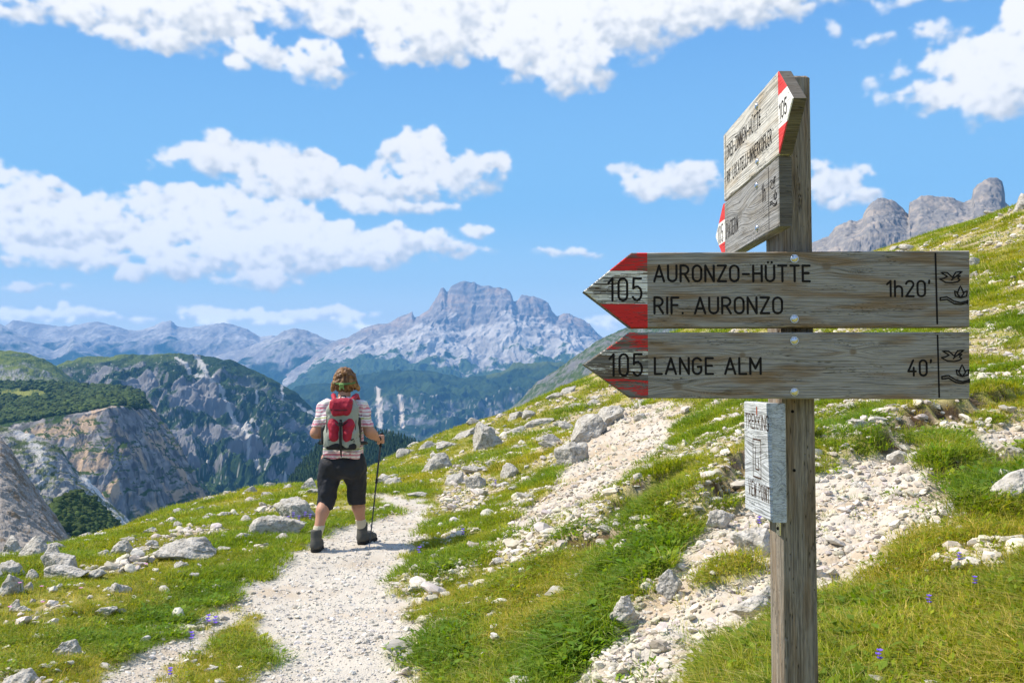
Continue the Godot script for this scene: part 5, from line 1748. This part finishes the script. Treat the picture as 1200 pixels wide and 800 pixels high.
func make_mountains() -> void:
	soften()
	var m := vmat(1.0, 0.1)
	var rock := Color(0.30, 0.285, 0.275)
	var pale := Color(0.52, 0.49, 0.45)
	var dark := Color(0.13, 0.13, 0.135)
	var wood_ := Color(0.022, 0.042, 0.018)
	var meadow := Color(0.13, 0.16, 0.035)
	var scrub := Color(0.050, 0.080, 0.024)
	# valley floor
	var pm := PlaneMesh.new()
	pm.size = Vector2(25000, 25000)
	var fl := part("valley_floor", pm, mat(lin(0.04, 0.065, 0.03), 1.0, 0.1))
	fl.position = Vector3(0, -2600, 0)
	tag(fl, "deep wooded valley floor far below the cliffs", "valley", "", "structure")
	# far pale range
	var far := [[-60, 392], [-20, 380], [0, 386], [15, 375], [40, 378], [60, 381], [80, 382], [100, 378], [115, 376], [130, 380], [150, 386], [165, 385], [185, 379], [200, 374], [208, 381], [222, 383], [245, 380], [262, 377], [275, 381], [290, 385], [305, 394], [318, 392], [340, 396], [370, 396], [400, 400], [440, 402]]
	massif("far_mountain_range", "pale blue far mountain range along the left horizon", "mountain", [[12300, shifted(far, 40, 12400), 6, 0.6], [11500, far, 26, 1.0], [10600, [[-60, 408], [100, 405], [200, 402], [300, 412], [440, 418]], 22, 3.0], [9700, [[-60, 450], [440, 460]], 1, 3.0]], 420, 11500.0 / FOC,
		func(s: Vector3, q: Vector3, n: Vector3) -> Color:
			var t := tone.get_noise_3dv(q * 1.6)
			var c := rock.lerp(pale, clampf(0.35 + t * 1.8 + crag.get_noise_3dv(q * 2.0), 0, 1))
			return c.lerp(wood_, smoothstep(1.75, 2.25, s.z + t * 0.8)), m)
	# peaks before it
	var mid := [[-60, 372], [-20, 374], [0, 380], [22, 391], [45, 402], [62, 411], [70, 408], [85, 395], [96, 401], [112, 413], [130, 424], [180, 430], [230, 424], [262, 414], [285, 408], [300, 402], [318, 396], [332, 388], [345, 384], [358, 386], [372, 391], [384, 398], [400, 410], [420, 425]]
	massif("middle_mountain_range", "hazy blue grey peaks in front of the far range at left", "mountain", [[10500, shifted(mid, 45, 10600), 6, 0.6], [9800, mid, 30, 1.1], [9000, [[-60, 425], [100, 425], [230, 440], [345, 420], [420, 440]], 26, 3.5], [8200, [[-60, 480], [420, 490]], 1, 3.0]], 420, 9800.0 / FOC,
		func(s: Vector3, q: Vector3, n: Vector3) -> Color:
			var t := tone.get_noise_3dv(q * 1.5)
			var c := rock.lerp(pale, clampf(0.3 + t * 1.8 + crag.get_noise_3dv(q * 2.0) * 1.2, 0, 1))
			return c.lerp(wood_ * 1.3, smoothstep(1.35, 1.95, s.z + t * 1.2)), m)
	# main massif
	var peak := [[330, 440], [360, 420], [387, 402], [407, 393], [418, 387], [427, 383], [440, 380], [457, 377], [464, 372], [473, 368], [483, 364], [486, 371], [492, 370], [502, 362], [508, 352], [513, 346], [517, 338], [521, 337], [524, 341], [528, 335], [533, 331], [543, 328], [550, 329], [557, 330], [563, 335], [568, 336], [573, 334], [580, 336], [587, 335], [594, 338], [599, 341], [603, 352], [607, 350], [611, 345], [618, 346], [627, 347], [636, 350], [643, 354], [649, 364], [653, 369], [660, 366], [668, 366], [676, 370], [684, 374], [693, 382], [705, 393], [730, 408], [760, 425]]
	massif("main_massif", "great pale rock massif with a reddish square summit beyond the hiker", "mountain", [[10000, shifted(peak, 60, 10800), 8, 0.6], [9000, peak, 60, 1.4],
		[8600, [[330, 446], [387, 414], [430, 398], [470, 390], [495, 374], [520, 376], [545, 384], [560, 379], [580, 372], [600, 368], [612, 374], [640, 384], [665, 384], [700, 400], [760, 432]], 70, 3.0],
		[7800, [[330, 462], [385, 430], [420, 424], [450, 418], [480, 417], [520, 424], [560, 432], [600, 428], [640, 422], [700, 420], [760, 444]], 40, 4.5], [6900, [[330, 500], [470, 470], [760, 480]], 1, 3.0]], 560, 9000.0 / FOC,
		func(s: Vector3, q: Vector3, n: Vector3) -> Color:
			var t := tone.get_noise_3dv(q * 1.8)
			var cr := crag.get_noise_3dv(q * Vector3(2.4, 1.2, 2.4))
			var cliff := Color(0.25, 0.235, 0.23).lerp(Color(0.385, 0.305, 0.25), clampf(t * 2.2 + cr + 0.15, 0, 1))
			cliff = cliff.lerp(Color(0.50, 0.47, 0.43), clampf(sin(s.y * 0.9 + t * 5.0) * 0.3 + cr * 0.5, 0.0, 0.5))
			var scree := Color(0.34, 0.32, 0.30).lerp(Color(0.54, 0.505, 0.455), clampf(0.50 + t * 1.5 + gully.get_noise_3d(q.x * 1.1 + q.y * 0.5, q.y * 0.2, q.z * 0.4) * 0.55, 0, 1))
			var steep := smoothstep(0.80, 0.50, n.y)
			var c := cliff.lerp(scree, smoothstep(1.72, 2.12, s.z + t * 0.9 - steep * 0.3))
			c = c.lerp(scrub * 1.2, smoothstep(2.80, 3.0, s.z + t * 0.9 + cr * 0.2 + clampf((460.0 - s.x) / 120.0, 0.0, 0.6)))
			return c, m)
	# wooded ridge at its foot
	var ridge := [[300, 470], [345, 452], [380, 447], [420, 440], [455, 433], [480, 431], [520, 437], [552, 441], [573, 437], [590, 431], [607, 424], [632, 422], [657, 422], [680, 428], [720, 440], [760, 455]]
	massif("wooded_ridge", "dark blue wooded ridge with grey cliffs below the main massif", "mountain", [[6300, shifted(ridge, 25, 6700), 6, 1.0], [5700, ridge, 36, 2.0], [5000, [[300, 500], [400, 476], [470, 468], [560, 470], [650, 462], [760, 490]], 60, 5.0], [4300, [[300, 560], [400, 540], [500, 535], [760, 545]], 1, 4.0]], 420, 7500.0 / FOC,
		func(s: Vector3, q: Vector3, n: Vector3) -> Color:
			var t := tone.get_noise_3dv(q * 1.6)
			var cr := crag.get_noise_3dv(q * Vector3(2.2, 1.0, 2.2))
			var c := wood_.lerp(scrub, clampf(0.3 + t * 1.6 + cr * 0.8, 0, 1))
			if s.x > 570.0: c = c.lerp(meadow * 0.8, (1.0 - smoothstep(1.05, 1.22, s.z)) * 0.8)
			var cliff := smoothstep(1.75, 2.0, s.z) * (1.0 - smoothstep(2.5, 2.9, s.z))
			c = c.lerp(Color(0.17, 0.17, 0.175), cliff * smoothstep(0.0, 0.5, t * 1.5 + cr * 0.8 + (0.65 - n.y)))
			c = c.lerp(Color(0.60, 0.52, 0.43), maxf(streak(s, [[443, 458], [445, 500]], 4.0), streak(s, [[469, 462], [471, 496]], 3.5)) * 0.9)
			if speck.get_noise_2d(s.x * 0.5, s.y * 0.35) > 0.42 and cliff > 0.3: c = c.lerp(pale, 0.5)
			return c, m)
	# the broad mountain across the valley at left
	var broad := [[-60, 446], [-20, 442], [20, 441], [40, 436], [55, 430], [80, 420], [110, 417], [160, 414], [200, 413], [220, 414], [236, 417], [255, 418], [275, 423], [300, 433], [320, 443], [345, 457], [362, 474], [376, 491], [392, 507], [420, 530], [450, 556]]
	var chutes := [[[[228, 416], [238, 428], [248, 442], [262, 462], [276, 480], [292, 500], [302, 512]], 3.2], [[[270, 478], [284, 498], [291, 512], [293, 522]], 2.2], [[[300, 530], [310, 545], [316, 530], [312, 522]], 1.8], [[[236, 535], [242, 530]], 2.0], [[[60, 432], [52, 440], [46, 448]], 3.0], [[[330, 440], [332, 465]], 1.6], [[[298, 455], [303, 470]], 1.8], [[[296, 485], [306, 498]], 1.6], [[[335, 550], [338, 568]], 1.8], [[[350, 470], [372, 488]], 1.8], [[[205, 418], [225, 430], [240, 436]], 1.6]]
	massif("broad_mountain", "broad wooded mountain with grey cliffs and white scree chutes across the valley", "mountain", [[3300, shifted(broad, 14, 4300), 8, 0.8], [2700, broad, 40, 1.4], [2480, [[-60, 462], [60, 446], [140, 436], [210, 432], [260, 442], [320, 468], [370, 510], [450, 575]], 90, 6.0], [2050, [[-60, 540], [150, 530], [260, 540], [340, 560], [450, 610]], 60, 10.0], [1500, [[-60, 680], [260, 680], [450, 700]], 1, 4.0]], 520, 3600.0 / FOC,
		func(s: Vector3, q: Vector3, n: Vector3) -> Color:
			var t := tone.get_noise_3dv(q * 1.3)
			var cr := crag.get_noise_3dv(q * Vector3(2.2, 1.0, 2.2))
			var sp := speck.get_noise_3dv(q * 2.2)
			var c := wood_.lerp(scrub, clampf(0.35 + t + sp * 1.6, 0, 1))
			var fall := gully.get_noise_3d(q.x * 0.9, q.y * 0.12, q.z * 0.25)
			var bare := smoothstep(0.10, 0.34, t * 1.5 + cr * 0.45 + fall * 0.35 + (0.62 - n.y) * 0.5 + 0.08 - smoothstep(2.6, 3.3, s.z) * 0.6 - smoothstep(280.0, 380.0, s.x) * 0.12)
			c = c.lerp(Color(0.205, 0.20, 0.20).lerp(dark * 0.9, clampf(0.5 + cr * 0.9 - fall * 0.9, 0, 1)), bare * smoothstep(1.3, 1.8, s.z))
			var top := 1.0 - smoothstep(1.02, 1.55, s.z + t * 0.35)
			if s.x < 210.0: c = c.lerp(meadow.lerp(scrub, clampf(0.45 + sp * 1.8 + t, 0, 1)), top)
			for ch in chutes: c = c.lerp(Color(0.46, 0.44, 0.41), streak(s, ch[0], ch[1] * 1.15) * 0.9)
			if sp > 0.40 and s.z > 1.3 and fall > 0.2: c = c.lerp(pale, 0.45)
			return c, m)
	# hill behind the plateau at the far left
	massif("alpine_hill", "rounded green alpine hill with pale ledges at the left edge", "hill", [[2400, [[-60, 412, 2600], [0, 414, 2600], [40, 418, 2600], [72, 434, 2600], [130, 490, 2500]], 8, 0.8], [2100, [[-60, 408], [0, 410], [30, 413], [50, 419], [66, 429], [88, 446], [130, 482]], 26, 1.4], [1900, [[-60, 432], [20, 436], [72, 452], [130, 492]], 20, 3.0], [1600, [[-60, 480], [130, 500]], 1, 2.0]], 200, 2000.0 / FOC,
		func(s: Vector3, q: Vector3, n: Vector3) -> Color:
			var t := tone.get_noise_3dv(q * 2.0)
			var sp := speck.get_noise_3dv(q * 2.0)
			var c := meadow.lerp(scrub, clampf(0.4 + t * 2.0 + sp * 1.6, 0, 1))
			return c.lerp(Color(0.27, 0.26, 0.25), smoothstep(1.5, 2.0, s.z + t) * clampf(0.5 + sp * 2.0, 0, 1)), m)
	# plateau with its big cliff
	massif("plateau_cliff", "green topped plateau ending in a tall grey and ochre cliff at left", "cliff", [[1500, [[-70, 449], [0, 447], [60, 447], [120, 452], [150, 455], [166, 461, 1420]], 26, 0.4], [1200, [[-70, 476], [60, 469], [120, 464], [150, 463], [172, 467, 1250]], 44, 1.6],
		[1000, [[-70, 503], [0, 499], [20, 496], [50, 490], [72, 487], [100, 484], [125, 478], [150, 476, 1040], [184, 481, 1160]], 70, 1.6], [955, [[-70, 548], [40, 540], [90, 532], [125, 528], [160, 528, 990], [214, 528, 1110]], 80, 2.6],
		[915, [[-70, 604], [60, 604], [130, 606], [180, 606, 950], [258, 604, 1060]], 26, 4.0], [820, [[-70, 690], [120, 690], [300, 680]], 1, 3.0]], 430, 1750.0 / FOC,
		func(s: Vector3, q: Vector3, n: Vector3) -> Color:
			var t := tone.get_noise_3dv(q * 1.7)
			var cr := crag.get_noise_3d(q.x * 2.0, q.y * 0.55, q.z * 2.0)
			var sp := speck.get_noise_3dv(q * 1.5)
			var stone := Color(0.20, 0.195, 0.195).lerp(Color(0.33, 0.30, 0.275), clampf(0.5 + cr * 2.0, 0, 1))
			stone *= 1.0 + 0.28 * sin(q.y * 1.1 + t * 6.0) * clampf(0.5 + cr, 0.0, 1.0)
			stone = stone.lerp(Color(0.52, 0.36, 0.225), smoothstep(0.0, 0.22, tone.get_noise_3d(q.x * 2.4, q.y * 1.0, q.z * 2.4 + 30.0) + cr * 0.25) * 0.85)
			stone = stone.lerp(dark * 0.8, smoothstep(0.12, 0.5, gully.get_noise_3d(q.x * 1.5, q.y * 0.16, q.z * 1.5) * 0.6 + cr * 0.5))
			var green := scrub.lerp(wood_, clampf(0.45 + sp * 2.0, 0, 1))
			green = green.lerp(Color(0.21, 0.22, 0.055), smoothstep(0.0, 0.25, 0.32 - Vector2((s.x - 28.0) / 42.0, (s.y - 461.5) / 6.5).length() * 0.3 + sp * 0.25))
			var edge := s.z + t * 0.30 + cr * 0.22
			var c := green.lerp(stone, smoothstep(1.93, 2.03, edge + (0.12 if s.x > 70.0 and t > 0.0 else 0.0)))
			c = c.lerp(scrub * 0.9, smoothstep(0.66, 0.80, n.y + sp * 0.10) * smoothstep(2.05, 2.2, s.z))
			c = c.lerp(scrub, smoothstep(3.85, 4.1, s.z + cr * 0.4))
			return c, m)
	# lower cliff and rubble ridge
	massif("lower_cliff", "broken grey cliff with white rubble ridge and pine scrub at lower left", "cliff", [[520, [[-60, 498], [0, 505], [60, 530, 520], [110, 590, 500], [172, 642, 470]], 10, 0.6], [430, [[-60, 492], [-20, 494], [0, 497], [20, 503], [36, 508], [50, 511], [62, 519], [72, 528], [82, 541], [92, 553], [104, 562], [116, 576], [130, 590], [146, 604], [158, 618], [172, 640]], 60, 1.6],
		[390, [[-60, 545], [0, 548], [50, 562], [80, 578], [110, 602], [172, 652]], 60, 5.0], [340, [[-60, 640], [60, 640], [172, 672]], 1, 4.0]], 300, 400.0 / FOC,
		func(s: Vector3, q: Vector3, n: Vector3) -> Color:
			var t := tone.get_noise_3dv(q * 2.2)
			var cr := crag.get_noise_3d(q.x * 2.0, q.y * 1.4, q.z * 2.0)
			var sp := speck.get_noise_3dv(q * 1.4)
			var c := Color(0.21, 0.205, 0.20).lerp(Color(0.38, 0.365, 0.34), clampf(0.5 + cr * 1.6 + t, 0, 1))
			c = c.lerp(Color(0.58, 0.56, 0.52), streak(s, [[22, 505], [40, 520], [55, 545], [50, 560]], 9.0) * 0.6)
			c = c.lerp(Color(0.60, 0.57, 0.52), streak(s, [[100, 560], [122, 588], [142, 606], [160, 632]], 9.0) * 0.9)
			c = c.lerp(Color(0.60, 0.57, 0.52), streak(s, [[76, 580], [96, 596], [112, 612]], 4.0) * 0.8)
			c = c.lerp(scrub, smoothstep(0.42, 0.8, n.y * 0.75 + t * 0.9 + sp * 0.35) * 0.9)
			c = c.lerp(wood_.lerp(scrub, clampf(0.5 + sp * 2.0, 0, 1)), 1.0 - smoothstep(0.75, 1.05, Vector2((s.x - 100.0) / 34.0, (s.y - 606.0) / 20.0).length() + sp * 0.5))
			return c, m)
	# dark forest ridge under the hiker's arm
	var fo := [[300, 610], [330, 575], [352, 545], [374, 520], [400, 505], [425, 501], [445, 505], [470, 511], [500, 522], [530, 538], [570, 560]]
	massif("forest_ridge", "dark green forest ridge in the valley behind the hiker", "forest", [[1300, shifted(fo, 12, 1500), 6, 0.8], [1050, fo, 40, 3.0], [850, [[300, 640], [570, 610]], 1, 4.0]], 200, 1000.0 / FOC,
		func(s: Vector3, q: Vector3, n: Vector3) -> Color:
			var sp := speck.get_noise_3dv(q * 2.2)
			return wood_.lerp(scrub, clampf(0.3 + sp * 2.2 + tone.get_noise_3dv(q * 2.0), 0, 1)) * 0.8, m)
	rng.seed = 31
	var lump := rock_mesh(2, 300, 0.34, 3)
	var sm := vmat(0.9, 0.15)
	var lc := PackedColorArray()
	var la := lump.surface_get_arrays(0)
	for q in la[Mesh.ARRAY_VERTEX]: lc.append(Color(0.040, 0.066, 0.022).lerp(Color(0.075, 0.105, 0.030), clampf(0.5 + speck.get_noise_3dv(q * 9.0) * 2.0, 0, 1)))
	lump = mesh_from(la[Mesh.ARRAY_VERTEX], la[Mesh.ARRAY_NORMAL], la[Mesh.ARRAY_INDEX], lc)
	var top_rows := [[1500, [[-70, 449], [0, 447], [60, 447], [120, 452], [150, 455], [166, 461, 1420]]], [1200, [[-70, 476], [60, 469], [120, 464], [150, 463], [172, 467, 1250]]], [1000, [[-70, 503], [0, 499], [20, 496], [50, 490], [72, 487], [100, 484], [125, 478], [150, 476, 1040], [184, 481, 1160]]]]
	grow("mountain_pine_scrub", top_rows, -60, 166, 0.05, 1.93, 5200, 3.6, lump, sm, "dark dwarf pine scrub covering the plateau above the ochre cliff", func(g: Vector3) -> bool: return Vector2((g.x - 28.0) / 42.0, (g.y - 461.5) / 6.5).length() + speck.get_noise_2d(g.x * 0.6, g.y) > 1.0 and tone.get_noise_2d(g.x * 3.0, g.y * 6.0) > -0.22)
	var low_rows := [[430, [[-60, 492], [0, 497], [36, 508], [62, 519], [82, 541], [104, 562], [130, 590], [172, 640]]], [390, [[-60, 545], [0, 548], [50, 562], [80, 578], [110, 602], [172, 652]]], [340, [[-60, 640], [60, 640], [172, 672]]]]
	grow("valley_pine_scrub", low_rows, 62, 140, 0.7, 1.7, 900, 1.8, lump, sm, "green pine scrub growing between the rubble streaks of the lower cliff", func(g: Vector3) -> bool: return Vector2((g.x - 100.0) / 36.0, (g.y - 606.0) / 22.0).length() + speck.get_noise_2d(g.x * 0.8, g.y) * 0.6 < 1.0)
	var cone := SurfaceTool.new()
	cone.begin(Mesh.PRIMITIVE_TRIANGLES)
	for tier in 3:
		for k in 6:
			var a0 := TAU * k / 6.0 + tier
			var a1 := TAU * (k + 1) / 6.0 + tier
			var r0 := 0.30 - 0.08 * tier
			var o := [Vector3(0, 0.55 + 0.24 * tier, 0), Vector3(cos(a0) * r0, 0.08 + 0.26 * tier, sin(a0) * r0), Vector3(cos(a1) * r0, 0.12 + 0.26 * tier, sin(a1) * r0)]
			tri_out(cone, o[0], o[1], o[2], Vector3(0, 0.3 + 0.2 * tier, 0))
	var tm := mat(lin(0.040, 0.070, 0.028), 0.9, 0.1)
	tm.vertex_color_use_as_albedo = true
	var for_rows := [[1050, fo], [850, [[300, 640], [570, 610]]]]
	grow("spruce_forest", for_rows, 330, 560, 0.0, 0.75, 5200, 4.6, cone.commit(), tm, "dark spruce forest on the ridge in the valley behind the hiker", func(_g: Vector3) -> bool: return true)
	# brown cliff close by
	massif("near_cliff", "steep brown and grey weathered rock face at the left edge", "cliff", [[78, [[-80, 470], [0, 520, 80], [40, 580, 76], [88, 642, 70]], 14, 0.8], [62, [[-80, 462], [-30, 496], [0, 513], [12, 528], [22, 545], [34, 562], [46, 580], [58, 597], [70, 614], [80, 630], [90, 648, 60]], 120, 2.2], [44, [[-80, 620], [0, 640], [50, 660], [90, 672]], 24, 5.0], [36, [[-80, 760], [90, 740]], 1, 3.0]], 240, 60.0 / FOC,
		func(s: Vector3, q: Vector3, n: Vector3) -> Color:
			var t := tone.get_noise_3dv(q * 2.0)
			var cr := crag.get_noise_3dv(q * 1.6)
			var sp := speck.get_noise_3dv(q * 1.6)
			var c := Color(0.33, 0.30, 0.265).lerp(Color(0.20, 0.18, 0.155), clampf(0.5 + cr * 1.6 + sp * 0.8, 0, 1))
			c = c.lerp(Color(0.16, 0.105, 0.05), smoothstep(0.05, 0.5, t * 1.6 + sp * 0.7 + (1.45 - s.z) * 0.5) * 0.7)
			return c.lerp(Color(0.46, 0.43, 0.385), smoothstep(0.2, 0.5, cr + sp * 0.4) * 0.7), m)
	# dark slope dropping from behind the signpost
	var drop := [[540, 512], [560, 502], [575, 491], [586, 485], [597, 477], [610, 465], [623, 453], [636, 442], [650, 433], [666, 421], [683, 410], [697, 401], [710, 393], [724, 388], [738, 382], [760, 372], [800, 360], [850, 350], [900, 345], [970, 340]]
	massif("dark_slope", "dark blue green mountain slope dropping from behind the signpost to the valley", "mountain", [[2500, shifted(drop, 25, 2900), 8, 0.8], [2000, drop, 60, 1.6], [1700, [[540, 528], [600, 505], [700, 450], [800, 420], [970, 400]], 40, 4.5], [1350, [[540, 600], [970, 560]], 1, 4.0]], 300, 1900.0 / FOC,
		func(s: Vector3, q: Vector3, n: Vector3) -> Color:
			var t := tone.get_noise_3dv(q * 1.8)
			var cr := crag.get_noise_3dv(q * Vector3(2.2, 1.2, 2.2))
			var sp := speck.get_noise_3dv(q * 2.0)
			var c := Color(0.16, 0.16, 0.16).lerp(scrub, clampf(0.75 + t * 2.2 + sp, 0, 1))
			c = c.lerp(Color(0.24, 0.235, 0.225), smoothstep(0.08, 0.5, cr + sp * 0.3 + t * 0.5) * 0.7)
			return c.lerp(scrub.lerp(meadow, 0.25), smoothstep(1.5, 1.9, s.z + t)), m)
	# rock towers behind the right hillside
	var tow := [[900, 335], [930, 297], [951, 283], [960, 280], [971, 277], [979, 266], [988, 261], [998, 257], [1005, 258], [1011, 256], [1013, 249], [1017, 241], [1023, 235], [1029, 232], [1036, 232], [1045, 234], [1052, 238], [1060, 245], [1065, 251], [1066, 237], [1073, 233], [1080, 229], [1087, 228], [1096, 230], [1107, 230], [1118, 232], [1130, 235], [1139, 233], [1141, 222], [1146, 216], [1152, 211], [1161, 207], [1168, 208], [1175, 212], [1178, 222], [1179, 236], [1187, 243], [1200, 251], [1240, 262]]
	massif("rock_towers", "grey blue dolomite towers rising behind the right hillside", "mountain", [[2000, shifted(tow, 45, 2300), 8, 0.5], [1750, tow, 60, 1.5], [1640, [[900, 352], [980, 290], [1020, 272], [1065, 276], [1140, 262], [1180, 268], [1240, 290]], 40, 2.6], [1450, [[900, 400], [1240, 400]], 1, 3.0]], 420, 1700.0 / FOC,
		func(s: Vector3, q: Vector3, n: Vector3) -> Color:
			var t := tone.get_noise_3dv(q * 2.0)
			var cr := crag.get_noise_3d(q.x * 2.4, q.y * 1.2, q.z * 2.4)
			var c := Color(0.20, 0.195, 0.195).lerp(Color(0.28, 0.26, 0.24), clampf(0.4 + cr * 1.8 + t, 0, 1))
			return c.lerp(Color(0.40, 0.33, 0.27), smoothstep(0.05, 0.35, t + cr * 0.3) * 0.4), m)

func _ready() -> void:
	make_world()
	make_ground()
	make_mountains()
	make_sign()
	make_hiker()
	make_turf()
	make_stones()
	make_rocks()
	make_flowers()
